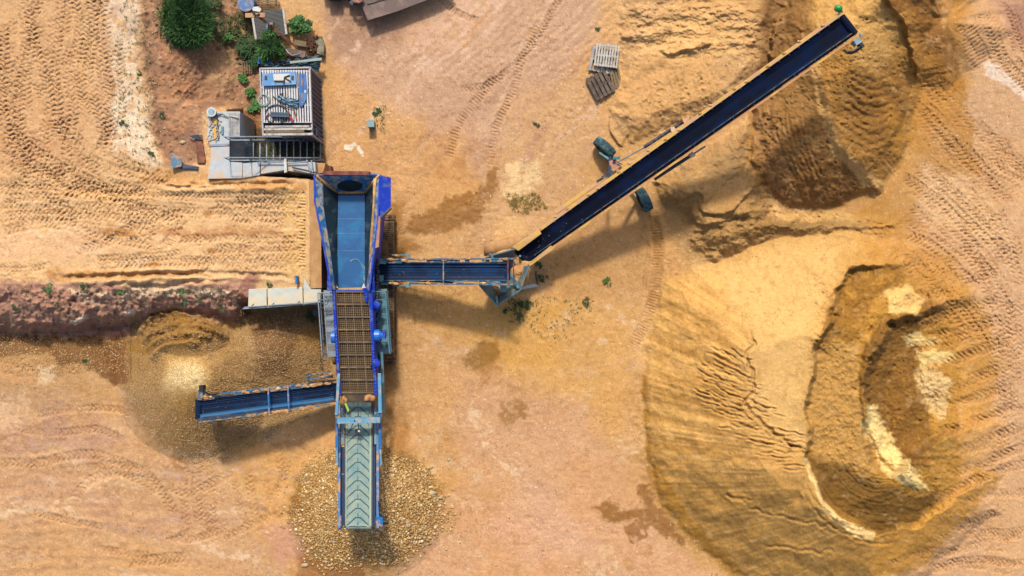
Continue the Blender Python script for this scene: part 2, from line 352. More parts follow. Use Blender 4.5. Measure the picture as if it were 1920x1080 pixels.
# ------------------------------------------------------------------ tyre tracks
TR = [ # upper left, coming down and swinging right
 ([(36, -40), (62, 60), (42, 150), (38, 230), (60, 300), (120, 345), (220, 372)], 26, 12, 0),
 ([(8, 40), (10, 120), (4, 190), (22, 260), (50, 320)], 24, 12, 0),
 ([(96, -40), (60, 40), (74, 110), (96, 190), (84, 260), (110, 310), (190, 345), (290, 366)], 26, 12, 0),
 ([(132, -40), (150, 60), (128, 140), (140, 215), (124, 290), (150, 330)], 24, 12, 0),
 ([(168, -40), (178, 60), (166, 130), (180, 200), (196, 262), (182, 290)], 25, 12, 0),
 ([(206, -40), (190, 40), (196, 110), (210, 180), (205, 240), (190, 280)], 22, 12, 0),
 ([(100, 215), (130, 262), (170, 300), (240, 326), (330, 342)], 26, 12, 0),
 ([(12, 215), (40, 262), (90, 300), (150, 340), (240, 380), (330, 420), (310, 462)], 26, 12, 0),
 ([(0, 300), (60, 330), (110, 380), (170, 430), (240, 452), (300, 462)], 26, 12, 1),
 ([(0, 380), (60, 372), (130, 392), (220, 386), (300, 392)], 28, 12, 0),
 ([(20, 420), (90, 410), (150, 418)], 26, 12, 1), ([(-20, 345), (50, 352), (140, 362), (260, 374)], 24, 12, 0),
 ([(150, 362), (300, 365), (440, 366), (575, 366)], 14, 11, 1),
 ([(240, 392), (360, 400), (470, 398), (540, 396)], 26, 12, 0), ([(400, 384), (470, 386), (530, 384)], 20, 12, 1),
 ([(330, 450), (430, 446), (500, 452), (560, 448)], 18, 12, 0), ([(170, 500), (280, 494), (420, 496), (555, 498)], 24, 12, 0),
 ([(370, 478), (460, 480), (560, 478)], 22, 12, 1), ([(180, 484), (280, 480), (345, 472)], 14, 11, 0),
 ([(-20, 505), (40, 505), (90, 500)], 14, 11, 0),
 ([(226, 60), (222, 130), (232, 190), (224, 250)], 18, 12, 0), ([(-10, 120), (14, 180), (30, 240), (60, 310), (40, 360)], 24, 12, 0), ([(118, -20), (112, 60), (104, 130), (112, 200), (108, 262)], 22, 12, 0),
 ([(196, 250), (230, 300), (300, 330)], 24, 12, 1), ([(0, 260), (70, 300), (130, 345), (200, 352), (290, 352)], 24, 12, 0), ([(0, 400), (80, 392), (180, 405), (260, 412), (330, 408)], 24, 12, 0), ([(150, 470), (210, 450), (260, 420), (300, 440)], 22, 12, 1),
 ([(440, 378), (500, 372), (560, 378)], 22, 12, 0), ([(430, 410), (500, 412), (560, 408)], 20, 12, 1), ([(400, 466), (480, 466), (565, 462)], 22, 12, 1),
 ([(1760, 540), (1810, 590), (1850, 650)], 22, 12, 1), ([(1840, 560), (1870, 620), (1885, 700), (1890, 780)], 22, 12, 0), ([(1660, 1060), (1740, 1040), (1800, 1060)], 18, 11, 1), ([(1700, 470), (1740, 520), (1790, 610)], 24, 12, 1),
#LL
 ([(20, 800), (90, 812), (180, 806), (240, 830)], 18, 11, 0), ([(160, 880), (210, 872), (262, 880), (300, 915), (318, 960)], 18, 11, 0), ([(350, 870), (345, 930), (350, 990), (330, 1010)], 18, 11, 0), ([(395, 880), (398, 940), (405, 1000)], 18, 11, 0),
 ([(440, 900), (450, 950), (462, 990)], 16, 11, 0), ([(300, 1000), (350, 1012), (400, 1000), (430, 990)], 18, 11, 0), ([(60, 960), (120, 975), (200, 990)], 16, 11, 0), ([(180, 1030), (260, 1040), (340, 1060)], 18, 11, 1), ([(540, 860), (530, 900), (500, 950)], 16, 11, 0),
 ([(1880, 620), (1860, 700), (1880, 800), (1860, 880)], 22, 12, 0), ([(1700, 380), (1760, 440), (1830, 500), (1910, 600)], 22, 12, 1), ([(1850, 250), (1890, 300), (1930, 330)], 20, 12, 0), ([(1760, 360), (1830, 430), (1900, 500)], 22, 12, 1),
 ([(1820, 900), (1870, 880), (1930, 870)], 22, 12, 0), ([(1810, 940), (1860, 925), (1930, 930)], 20, 12, 1), ([(1740, 1070), (1820, 1050), (1910, 1060)], 18, 12, 0), ([(1700, 655), (1780, 640), (1850, 610)], 22, 12, 1), ([(1760, 810), (1830, 790), (1900, 760)], 24, 12, 1),
 # lower left yard
 ([(60, 780), (130, 768), (210, 766), (250, 778)], 16, 12, 0), ([(0, 868), (70, 868), (150, 852), (210, 860), (255, 880)], 22, 13, 0),
 ([(140, 930), (170, 900), (220, 886), (270, 905), (310, 930), (330, 970)], 22, 13, 0),
 ([(375, 860), (368, 920), (372, 980), (340, 1010), (310, 1020)], 22, 12, 0), ([(465, 880), (472, 930), (478, 970)], 20, 12, 0),
 ([(520, 830), (526, 870), (532, 905)], 18, 12, 0), ([(235, 1056), (290, 1050), (350, 1044)], 26, 12, 0), ([(380, 900), (386, 960), (395, 1000)], 14, 11, 0),
 ([(300, 905), (350, 925), (400, 905), (440, 880)], 20, 12, 0), ([(420, 1010), (480, 980), (540, 960)], 18, 12, 0),
 # centre yard
 ([(940, 130), (900, 180), (862, 230), (840, 300)], 20, 8, 2), ([(1010, 40), (980, 110), (958, 180), (930, 240), (915, 320)], 18, 8, 2),
 ([(1060, -20), (1000, 80), (930, 150), (860, 170)], 16, 9, 1), ([(820, -10), (850, 20), (900, 40)], 16, 8, 2),
 # the stacker's swing path
 ([(1222, 392), (1232, 440), (1233, 500), (1226, 560), (1208, 610), (1180, 660)], 26, 7, 2),
 # right side
 ([(1660, 470), (1720, 500), (1790, 560), (1830, 610)], 26, 12, 1), ([(1700, 440), (1760, 470), (1830, 540)], 24, 12, 1),
 ([(1705, 560), (1780, 540), (1860, 520)], 26, 12, 1), ([(1720, 610), (1790, 590), (1860, 570)], 26, 12, 1), ([(1740, 640), (1800, 622), (1870, 600)], 26, 12, 1),
 ([(1745, 690), (1810, 668), (1880, 640)], 26, 12, 1), ([(1750, 745), (1820, 712), (1880, 690)], 28, 12, 1), ([(1760, 775), (1830, 745), (1900, 720)], 26, 12, 1),
 ([(1790, 850), (1840, 830), (1910, 800)], 26, 12, 1), ([(1780, 890), (1840, 868), (1920, 838)], 22, 12, 1), ([(1760, 935), (1820, 905), (1900, 880)], 24, 12, 1),
 ([(1690, 500), (1750, 508), (1800, 530)], 24, 12, 1), ([(1800, 455), (1830, 480), (1880, 560), (1900, 640)], 26, 13, 0), ([(1860, 400), (1890, 470), (1915, 540)], 24, 13, 0),
 ([(1895, 560), (1900, 640), (1905, 720)], 22, 12, 0), ([(1820, 800), (1870, 780), (1920, 770)], 20, 12, 1),
 ([(1755, 970), (1800, 990), (1850, 1000), (1920, 1004)], 18, 10, 1), ([(1760, 1010), (1810, 985), (1870, 960)], 20, 11, 1), ([(1770, 1040), (1830, 1020), (1900, 1016)], 18, 11, 0),
 ([(1700, 180), (1760, 240), (1830, 320), (1900, 380)], 26, 12, 0), ([(1740, 150), (1790, 200), (1850, 260), (1930, 330)], 24, 12, 0),
 ([(1780, 270), (1850, 310), (1930, 350)], 24, 12, 1), ([(1690, 330), (1750, 370), (1800, 420), (1850, 470)], 26, 12, 0), ([(1720, 300), (1790, 360), (1870, 440)], 20, 12, 0),
 ([(1840, 20), (1860, 60), (1880, 110), (1930, 170)], 30, 10, 1), ([(1800, 40), (1830, 80), (1850, 120)], 30, 9, 2), ([(1880, 0), (1905, 60), (1930, 120)], 14, 10, 1),
]
for i, (p, wd, per, stl) in enumerate(TR):
    ul_ = p[0][0] < 600 and p[0][1] < 520; rt_ = p[0][0] > 1650
    if ul_ or rt_:      # older, half-erased passes beside the fresh ones
        for q_, (ox, oy) in enumerate(((13, -6), (-12, 9))):
            track([(x + ox + random.uniform(-6, 6), y + oy + random.uniform(-5, 5)) for x, y in p], wd * .8, per * .74, 0.045, 0.012, 0.5, 200 + 2 * i + q_, stl)
    track(p, wd * .82, per * .76, (0.062 if ul_ else 0.06 if rt_ else 0.058) if stl != 2 else 0.045, 0.014, 0.24, i, stl)
for i in range(14):  # streaks of the old traffic
    y = 845 + i * 17 + random.uniform(-6, 6)
    groove([(-20, y + 10), (150, y), (320 + random.uniform(-60, 60), y + random.uniform(10, 40))], 0.02, 6, 0.4, 8, 200 + i)
for i in range(18):
    x = 700 + i * 22; groove([(x + 200, -30), (x + 120, 60), (x + 10, 150)], 0.016, 4, 0.4, 8, 230 + i)
sc_n = ss(fbm(U / 60, V / 60, 3, 90), -0.1, 0.5)
Z -= SMO * 0.020 * sc_n * ss(ridged(U / 9, V / 9, 3, 91), 0.62, 0.95) * (pm < 0.5)
Z += 0.010 * fbm(U / 5, V / 5, 3, 92)
sc_m = ss(fbm(U / 80, V / 50, 3, 95), 0.0, 0.4)
Z += SMO * 0.022 * sc_m * fbm(U / 14, V / 7, 3, 96)
stamps([(553, 362), (578, 362), (578, 505), (553, 505)], 110, 2.0, 4, -0.09, 0.03, 17)
for i in range(24): groove([(560, 366 + i * 5.8), (577, 367 + i * 5.8 + random.uniform(-1, 1))], 0.07, 1.8, 0.3, 1, i)
groove([(1224, 396), (1236, 450), (1236, 510), (1226, 570)], 0.10, 9, 0.35, 3, 9)
groove([(1204, 400), (1214, 450), (1214, 500), (1206, 560)], 0.07, 4, 0.4, 3, 10)
groove([(522, 360), (523, 400)], 0.05, 1.8, 0.3, 1)

def zat(u, v):
    i = min(max(int(np.searchsorted(us, u)) - 1, 0), NU - 2); j = min(max(int(np.searchsorted(vs, v)) - 1, 0), NV - 2)
    a = (u - us[i]) / (us[i + 1] - us[i]); b = (v - vs[j]) / (vs[j + 1] - vs[j])
    return float((Z[j, i] * (1 - a) + Z[j, i + 1] * a) * (1 - b) + (Z[j + 1, i] * (1 - a) + Z[j + 1, i + 1] * a) * b)
# ------------------------------------------------------------------ SOIL COLOURS (dry, moist, pink and white earth; some shade painted in)
COL[:] = alb('CF9B5E')
n1 = fbm(U / 130, V / 130, 4, 70); n2 = fbm(U / 40, V / 40, 4, 71); n3 = fbm(U / 12, V / 12, 4, 72); n4 = fbm(U / 3.2, V / 3.2, 3, 73)
def blend(mask, c, a=1.0):
    m = (mask * a)[..., None]; COL[:] += (alb(c) - COL) * m
blend(ss(n1, 0.0, 0.6), 'D9AC74', 0.6); blend(ss(-n1, 0.1, 0.6), 'BF8748', 0.5)
INF = 3000
# plateau
blend(pm, 'DCAF78', 0.85)
paint([(-INF, -INF), (120, -INF), (150, 120), (190, 260), (120, 330), (-INF, 330)], 'D3A06E', 0.6, 60, 20)
paint([(0, 180), (120, 220), (180, 320), (60, 350), (0, 300)], 'CB9463', 0.6, 60, 25, mott=1.1)
paint([(150, -200), (262, -200), (262, 60), (270, 180), (235, 330), (170, 240), (180, 100)], 'CFA078', 0.7, 40, 10, mott=1.2)
paint([(190, -200), (256, -200), (258, 30), (262, 120), (282, 200), (292, 290), (300, 315), (250, 300), (210, 250), (216, 150), (200, 60)], 'E3C6A4', 0.95, 14, 12, 6, mott=1.25, msc=14)
paint([(205, 0), (250, 0), (255, 80), (225, 70)], 'B99480', 0.7, 14, 10, 5, mott=1.0)
paint([(215, 180), (270, 170), (280, 290), (215, 290)], 'F2DCBB', 0.7, 14, 12, 6, mott=1.0, msc=10)
paint([(258, -200), (490, -200), (492, 205), (380, 205), (374, 300), (310, 318), (286, 250), (268, 110)], 'AD7F5C', 1.0, 20, 10, 5)
paint([(262, -200), (490, -200), (492, 205), (380, 205), (374, 300), (300, 300), (272, 110)], '85604A', 0.7, 16, 8, 4, mott=0.95, msc=22)
paint([(300, 60), (360, 110), (380, 200), (330, 260), (300, 160)], 'C08559', 0.75, 24, 12, 4, mott=1.1)
paint([(390, 100), (450, 120), (440, 170), (395, 170)], 'C39A68', 0.7, 14, 12, 4, mott=1.0)
paint([(400, 60), (490, 60), (500, 130), (450, 140), (400, 100)], '4C4A24', 0.75, 22, 14, 5, mott=1.0, msc=9)
paint([(340, 0), (480, -10), (480, 60), (400, 70), (350, 60)], '6B5632', 0.7, 22, 14, 5, mott=0.9, msc=9)
paint([(450, 205), (490, 205), (490, 262), (450, 262)], '7E4C30', 0.8, 8, 3)
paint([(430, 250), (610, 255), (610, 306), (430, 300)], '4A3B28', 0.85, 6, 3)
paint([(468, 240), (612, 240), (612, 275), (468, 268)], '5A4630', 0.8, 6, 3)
# platform by the hopper
paint([(-200, 335), (300, 335), (600, 335), (600, 535), (-200, 525)], 'E3B47C', 0.7, 30, 10)
paint([(-100, 430), (170, 425), (220, 455), (160, 480), (-100, 490)], 'E3B283', 0.7, 24, 10)
paint([(90, 360), (200, 356), (330, 362), (200, 372)], 'EDB56D', 0.7, 18, 8)
paint([(530, 350), (585, 350), (585, 530), (530, 520)], 'E3B36A', 0.8, 14, 6, mott=1.4)
paint([(280, 316), (480, 330), (575, 345), (580, 360), (420, 356), (260, 342)], 'C8914E', 0.8, 12, 6, mott=1.3)
for e in ((225, 438, 32, 8), (388, 401, 11, 6), (394, 468, 10, 6), (108, 516, 24, 9), (286, 496, 12, 5)):
    paint(ellipse(*e, 3), 'B97A35', 0.85, 5, 6, 3)
paint([(270, 432), (430, 424), (530, 430), (520, 442), (330, 446)], 'BC7D44', 0.75, 8, 6, 3, mott=1.3)
paint([(90, 505), (250, 508), (380, 514), (240, 522), (100, 522)], 'C48A42', 0.8, 8, 6, 3, mott=1.4)
# pink bank, shade painted into its lower face
paint([(-300, 530), (120, 528), (300, 536), (462, 520), (480, 600), (440, 640), (-300, 640)], 'B4826A', 1.0, 10, 8, 5)
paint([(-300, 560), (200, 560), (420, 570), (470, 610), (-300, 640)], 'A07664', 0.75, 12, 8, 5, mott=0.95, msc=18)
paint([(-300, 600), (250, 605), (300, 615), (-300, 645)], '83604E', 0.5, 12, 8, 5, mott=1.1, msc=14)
paint([(100, 535), (200, 545), (300, 537), (420, 535), (430, 550), (330, 556), (260, 562), (160, 555)], 'E6C29A', 0.95, 6, 8, 5, mott=1.15, msc=12)
paint([(135, 548), (170, 560), (190, 580), (160, 570)], 'DDB894', 0.8, 6, 8, 5)
for e in ((150, 598, 20, 6), (246, 588, 14, 7, 0)): paint(ellipse(e[0], e[1], e[2], e[3], -15), 'EAD2B4', 0.85, 4, 8, 4)
paint([(450, 530), (470, 510), (484, 520), (468, 560), (475, 600), (430, 600)], '9A6856', 0.9, 8, 6, 4)
# foot of the bank with its cast shadow painted in, fines heap, gravel floor
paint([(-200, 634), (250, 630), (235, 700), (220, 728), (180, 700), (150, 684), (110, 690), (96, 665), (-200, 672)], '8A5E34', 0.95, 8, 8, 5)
w, m = paint([(220, 730), (236, 680), (250, 600), (330, 578), (430, 612), (460, 580), (610, 570), (625, 620), (630, 720), (560, 790), (450, 850), (400, 872), (340, 866), (290, 830), (250, 780)], 'BA9158', 0.95, 18, 12, 6); GR[w] = np.maximum(GR[w], m)
paint([(470, 585), (545, 590), (560, 640), (545, 700), (500, 712), (480, 660)], '8A5E36', 0.8, 18, 8, 5)  # dark gravel, with the concrete wall's shadow put into its colour
paint([(180, 640), (244, 640), (236, 720), (215, 728)], '7C4F2A', 0.7, 10, 8, 5)  # painted bank shadow, deeper beside the heap
paint(ellipse(352, 706, 48, 42), 'DDAA58', 0.85, 40, 10, 4); paint(ellipse(350, 712, 40, 36), 'F4D49A', 0.95, 34, 6, 3)
paint([(326, 730), (372, 735), (370, 790), (340, 800)], 'C99545', 0.7, 20, 10)
paint([(240, 660), (270, 600), (330, 584), (420, 612), (400, 640), (290, 660)], 'B5812F', 0.7, 14, 8)
paint([(560, 618), (604, 616), (604, 662), (556, 662)], 'B98843', 0.9, 6, 4)
w, m = paint(ellipse(687, 950, 148, 122), 'B08444', 0.9, 18, 14, 8); GR[w] = np.maximum(GR[w], m)
# lower left yard
paint([(-300, 700), (60, 720), (250, 780), (330, 870), (420, 900), (480, 1000), (560, 1100), (560, 1400), (-300, 1400)], 'C99A6A', 0.9, 50, 20)
paint([(-200, 760), (180, 780), (250, 830), (160, 860), (-200, 850)], 'BC8E73', 0.75, 50, 20, mott=1.1, msc=30)
paint([(-200, 875), (150, 890), (260, 950), (-200, 930)], 'C9976F', 0.7, 40, 20)
paint([(0, 930), (60, 940), (180, 975), (60, 960), (-60, 975)], 'E2BE9A', 0.7, 14, 14, 7, mott=1.1)
paint([(-60, 730), (60, 745), (40, 800), (-60, 840)], 'E0B486', 0.8, 18, 14, 7, mott=1.1)
paint([(0, 680), (100, 685), (100, 720), (0, 715)], 'DBA165', 0.8, 10, 8)
paint([(70, 690), (102, 685), (102, 718), (70, 722)], 'EFCFA2', 0.65, 6, 8, 6)
paint(ellipse(172, 905, 26, 14, -10), 'E4B686', 0.8, 12, 8, 4)
paint([(320, 860), (350, 858), (352, 885), (326, 880)], 'A8702F', 0.8, 8, 8, 4)
paint([(560, 1035), (600, 1045), (680, 1070), (700, 1120), (560, 1100)], '9A6128', 0.8, 10, 8, 4)
paint([(528, 930), (560, 930), (580, 1000), (550, 960)], 'A9702F', 0.7, 8, 8, 5)
paint([(430, 870), (600, 800), (625, 830), (540, 900), (520, 980), (480, 920)], 'D29D5E', 0.8, 30, 14)
paint([(500, 990), (560, 970), (580, 1040), (520, 1060)], 'CB907A', 0.6, 24, 14)
paint([(160, 940), (420, 950), (430, 1010), (200, 990)], 'B98462', 0.6, 30, 14, mott=1.1)
# centre yard, top
paint([(745, 640), (830, 620), (860, 780), (800, 830), (745, 760)], 'D29F62', 0.7, 50, 20)
paint([(740, 480), (1000, 560), (1200, 560), (1190, 700), (1150, 850), (1000, 720), (860, 640), (760, 600)], 'D49E4F', 0.75, 50, 20)
paint([(860, 700), (1100, 760), (1180, 900), (1260, 1010), (1360, 1100), (1300, 1300), (600, 1300), (780, 1020), (860, 900)], 'CE9B70', 0.8, 60, 20)
paint([(980, 900), (1060, 930), (1120, 1040), (1000, 1060), (900, 1000)], 'D2A383', 0.6, 40, 20)
paint([(560, -300), (1120, -300), (1130, 60), (1000, 220), (900, 330), (860, 300), (800, 250), (700, 180), (620, 100), (600, 30)], 'C49A7A', 0.9, 60, 24)
paint([(600, -200), (740, -200), (760, 60), (700, 110), (620, 110)], 'A47F67', 0.75, 40, 14)
paint([(740, 110), (780, 60), (900, -60), (1000, -60), (900, 100), (800, 150)], 'D9B296', 0.6, 30, 18, 8, mott=1.05, msc=16)
paint([(600, 100), (700, 200), (860, 260), (900, 360), (760, 420), (740, 330), (610, 300)], 'CE9A60', 0.8, 50, 20)
paint([(940, 180), (1120, 150), (1130, 280), (1040, 400), (940, 470), (860, 440), (940, 350)], 'CB9D6B', 0.8, 50, 20)
paint([(740, 250), (880, 240), (930, 300), (900, 360), (830, 320)], 'B0784A', 0.5, 30, 20, 6, mott=0.95)
for k in range(70):
    x, y = random.uniform(620, 1200), random.uniform(40, 1070)
    paint(ellipse(x, y, random.uniform(3, 12), random.uniform(2, 8), random.uniform(0, 180)), random.choice(['E6C7A6', 'E6C7A6', 'B07A40', 'DDB383']), random.uniform(.25, .6), 5, 6, 4, mott=1.0, msc=5)
for k in range(60):
    x, y = random.uniform(-40, 560), random.uniform(740, 1100)
    paint(ellipse(x, y, random.uniform(8, 34), random.uniform(3, 10), random.uniform(-12, 30)), random.choice(['E1BC9A', 'DDB383', 'B5805C', 'B98A78']), random.uniform(.2, .5), 8, 8, 4, mott=1.0, msc=8)
for k in range(90):     # long smears left by wheels and water
    x, y = random.uniform(-60, 520), random.uniform(760, 1100); a_ = -8 + 22 * (x / 500) + random.uniform(-8, 8)
    paint(ellipse(x, y, random.uniform(30, 110), random.uniform(2.5, 9), a_), random.choice(['E3C09C', 'DDB383', 'B07C58', 'B48E7C', 'C99462', 'A87850']), random.uniform(.35, .7), 7, 9, 5, mott=1.0, msc=7)
for k in range(80):
    x, y = random.uniform(620, 1120), random.uniform(-20, 330)
    paint(ellipse(x, y, random.uniform(20, 80), random.uniform(2, 8), -50 + random.uniform(-14, 14)), random.choice(['DDB89A', 'D3A680', 'A97C62', 'B98A6C', 'C99462']), random.uniform(.35, .7), 7, 9, 5, mott=1.0, msc=7)
for k in range(110):
    x, y = random.uniform(740, 1230), random.uniform(520, 1090)
    paint(ellipse(x, y, random.uniform(8, 50), random.uniform(3, 14), random.uniform(-30, 60)), random.choice(['DDB488', 'E1BD94', 'B98346', 'AF7C4A', 'C9945C']), random.uniform(.25, .6), 9, 10, 6, mott=1.0, msc=8)
for k in range(60):
    x, y = random.uniform(1820, 1960), random.uniform(-20, 1100)
    paint(ellipse(x, y, random.uniform(8, 50), random.uniform(3, 14), random.uniform(10, 70)), random.choice(['E1C0A4', 'E6CBB0', 'B98A66', 'BF9468']), random.uniform(.2, .5), 9, 10, 6, mott=1.0, msc=8)
for k in range(50):
    x, y = random.uniform(0, 560), random.uniform(350, 520)
    paint(ellipse(x, y, random.uniform(15, 70), random.uniform(2, 7), random.uniform(-8, 8)), random.choice(['E9C494', 'EBCBA2', 'C08A50', 'CF9C66']), random.uniform(.2, .5), 7, 8, 5, mott=1.0, msc=8)
# lumpy ground by the stacker
paint([(1216, 392), (1232, 396), (1244, 450), (1243, 520), (1230, 575), (1218, 575), (1228, 510), (1226, 450)], 'AC7A38', 0.7, 6, 4, 3)
paint([(1130, -200), (1500, -200), (1470, 40), (1410, 230), (1300, 290), (1190, 330), (1140, 260), (1150, 100)], 'D0A066', 0.9, 30, 12)
paint([(1180, 60), (1330, 20), (1440, 40), (1420, 120), (1200, 110)], 'DCAE70', 0.7, 30, 14, mott=1.2)
paint([(1120, 260), (1220, 230), (1230, 330), (1150, 380), (1100, 330)], 'CE9A55', 0.7, 30, 12)
paint([(1225, 340), (1300, 290), (1405, 225), (1430, 330), (1440, 400), (1560, 420), (1440, 450), (1340, 492), (1280, 480), (1230, 400)], 'AF8650', 0.9, 20, 10)
paint([(1260, 320), (1330, 280), (1400, 240), (1420, 300), (1400, 350), (1300, 360)], 'A78459', 0.7, 20, 10, mott=1.1)
paint([(1320, 420), (1450, 380), (1500, 440), (1340, 492)], '8F6B38', 0.6, 16, 10, 5, mott=1.0, msc=8)
paint([(1060, 400), (1220, 380), (1240, 560), (1120, 560), (1020, 540)], 'C08E50', 0.7, 40, 14)
# upper right heap
paint(UP, 'AE7D3A', 0.95, 14, 10, 5)
paint([(1440, -100), (1500, -100), (1530, 60), (1540, 180), (1560, 260), (1640, 345), (1560, 385), (1480, 385), (1430, 350), (1410, 230)], '926A3C', 0.8, 26, 12, 7)
paint([(1480, 230), (1600, 330), (1640, 350), (1560, 385), (1500, 360)], '7A4E22', 0.6, 16, 8, 5, mott=1.2, msc=10)
paint([(1410, 190), (1450, 190), (1470, 300), (1500, 370), (1450, 370), (1420, 300)], 'B48350', 0.75, 12, 8, 5, mott=1.2)
paint([(1520, 100), (1536, 100), (1550, 200), (1575, 270), (1640, 335), (1690, 350), (1620, 350), (1560, 285), (1536, 220)], 'DDAE6C', 0.8, 8, 6, 3)
paint([(1530, -100), (1640, -100), (1690, 60), (1660, 140), (1600, 130), (1570, 60), (1520, 50)], 'D2A25C', 0.8, 26, 12, 5)
paint([(1600, 150), (1690, 120), (1700, 240), (1640, 270), (1590, 240)], '855A26', 0.75, 22, 12, 6, mott=1.2, msc=10)
paint([(1560, 150), (1600, 130), (1660, 150), (1690, 220), (1670, 300), (1630, 320), (1590, 270), (1565, 220)], '94672E', 0.6, 26, 12, 6)
paint([(1690, -100), (1770, 0), (1800, 120), (1810, 200), (1760, 160), (1720, 60)], '8C5A22', 0.75, 16, 12, 5, mott=1.25)
paint([(1640, -60), (1720, -60), (1730, 20), (1660, 15)], '8B5C28', 0.8, 12, 8, 5)
paint([(1750, -100), (1850, -100), (1860, 60), (1840, 140), (1790, 80)], 'B9802F', 0.7, 24, 12, 5)
paint([(1425, 350), (1440, 345), (1470, 400), (1560, 395), (1680, 410), (1630, 416), (1480, 418), (1440, 385)], 'E4B268', 0.85, 8, 8, 4)
paint([(1430, 418), (1560, 412), (1640, 418), (1560, 440), (1450, 440)], '8B6A3C', 0.8, 10, 8, 5)
# right yard
paint([(1800, -300), (INF, -300), (INF, 1500), (1640, 1500), (1700, 1060), (1800, 960), (1870, 760), (1840, 600), (1760, 470), (1690, 400), (1690, 300), (1820, 150)], 'CDA074', 0.9, 40, 20, 8)
paint([(1690, 280), (1800, 300), (1900, 440), (1840, 460), (1740, 410), (1690, 380)], 'DDB07A', 0.7, 24, 14, 6)
paint([(1720, 60), (1800, 150), (1840, 330), (1760, 330), (1700, 260)], 'B98135', 0.8, 24, 12, 6)
paint([(1650, 180), (1740, 260), (1720, 420), (1660, 450), (1600, 400), (1680, 330)], 'B98334', 0.75, 24, 12, 6)
paint([(1840, 110), (1870, 120), (1900, 150), (1925, 170), (1925, 190), (1880, 160), (1850, 140)], 'E2CDB8', 0.85, 6, 6, 4)
paint([(1830, -60), (1990, -60), (1990, 60), (1900, 100), (1870, 30)], 'B98C70', 0.8, 14, 10, 5)
paint([(1880, 20), (1930, 0), (1980, 100), (1920, 90)], '9A7060', 0.7, 14, 10, 5)
# big heap
BIGL = [(1245, 520), (1222, 600), (1206, 700), (1203, 800), (1217, 890), (1252, 960), (1312, 1030), (1400, 1095), (1550, 1180), (1640, 1160), (1640, 432), (1600, 432), (1450, 446), (1340, 488)]
paint(BIGL, 'CC9A54', 0.95, 12, 13, 5)
paint([(1560, 440), (1700, 450), (1800, 520), (1850, 620), (1860, 760), (1800, 900), (1720, 1000), (1640, 1100), (1560, 1100)], 'C28D42', 0.95, 40, 22, 8)
paint([(1750, 480), (1850, 560), (1890, 700), (1880, 840), (1780, 980), (1700, 1060), (1720, 900), (1820, 740)], 'C99A5C', 0.8, 40, 24, 10, mott=1.0, msc=16)
paint([(1300, 500), (1450, 455), (1600, 440), (1590, 505), (1560, 580), (1520, 650), (1508, 760), (1506, 840), (1450, 800), (1410, 740), (1400, 640), (1340, 560)], 'DDB26E', 0.85, 90, 20)
paint([(1420, 560), (1500, 560), (1500, 800), (1470, 790), (1420, 700)], 'D9AC6A', 0.5, 120, 24)
paint([(1215, 880), (1300, 880), (1500, 900), (1640, 1020), (1640, 1200), (1400, 1100), (1290, 1010)], 'AA8140', 0.7, 90, 20)  # lower flank darkened: its turn away from the sun is painted in
paint([(1204, 700), (1214, 700), (1222, 850), (1300, 980), (1400, 1080), (1380, 1090), (1250, 965), (1212, 890)], 'A2701F', 0.8, 8, 3)
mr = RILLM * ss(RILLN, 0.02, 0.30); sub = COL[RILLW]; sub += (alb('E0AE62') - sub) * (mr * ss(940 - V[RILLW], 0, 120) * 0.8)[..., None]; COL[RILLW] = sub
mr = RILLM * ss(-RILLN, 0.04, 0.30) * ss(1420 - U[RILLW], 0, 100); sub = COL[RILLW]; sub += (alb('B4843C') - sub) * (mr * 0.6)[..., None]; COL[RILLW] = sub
paint([(1592, 503), (1566, 560), (1556, 610), (1528, 640), (1514, 740), (1508, 860), (1540, 940), (1638, 1012), (1730, 985), (1800, 900), (1800, 560), (1740, 500), (1660, 498)], 'B58334', 0.9, 10, 7, 4)
paint([(1590, 505), (1560, 560), (1540, 640), (1600, 640), (1640, 560), (1700, 520), (1700, 498)], '8E6224', 0.8, 10, 8, 5, mott=1.4, msc=12)  # shadow of the drop below the crest, painted into the sand
paint([(1520, 650), (1610, 640), (1612, 780), (1650, 880), (1600, 940), (1530, 900), (1512, 800)], 'C0924E', 0.85, 12, 8, 5)
paint([(1510, 850), (1600, 880), (1700, 930), (1760, 920), (1760, 960), (1650, 1010), (1540, 935)], '6E4E1C', 0.9, 24, 8, 5)
paint([(1620, 650), (1650, 600), (1740, 560), (1790, 580), (1720, 620), (1720, 680), (1740, 760), (1760, 860), (1700, 880), (1640, 820), (1614, 740)], '825A24', 0.9, 14, 8, 5, mott=1.6, msc=10)
paint([(1660, 545), (1700, 535), (1735, 565), (1720, 585), (1665, 590)], 'EBC176', 0.9, 6, 8, 5)
CR = 'F6D890'
paint([(1622, 762), (1645, 762), (1660, 800), (1690, 850), (1742, 918), (1700, 912), (1652, 880), (1640, 845), (1618, 800)], CR, 0.92, 10, 9, 8)
paint([(1700, 625), (1758, 636), (1745, 655), (1702, 648)], CR, 0.7, 12, 10, 8, mott=1.5, msc=8); paint([(1715, 660), (1790, 662), (1780, 682), (1722, 690)], CR, 0.7, 12, 10, 8, mott=1.5, msc=8)
paint([(1716, 694), (1745, 690), (1786, 715), (1775, 782), (1745, 770), (1728, 740)], 'EBC88C', 0.75, 14, 10, 8, mott=1.6, msc=8)
paint([(1506, 855), (1514, 858), (1542, 935), (1585, 975), (1640, 1000), (1638, 1016), (1590, 1000), (1545, 960), (1518, 900)], 'F3CB86', 0.95, 4, 5, 2)
paint([(1640, 1010), (1700, 1000), (1830, 880), (1880, 900), (1800, 980), (1740, 1060), (1640, 1090)], 'C58F3C', 0.9, 16, 10, 5, mott=1.5)
paint([(1760, 780), (1800, 790), (1790, 860), (1730, 860)], 'A97F3A', 0.8, 10, 8, 5, mott=1.2)
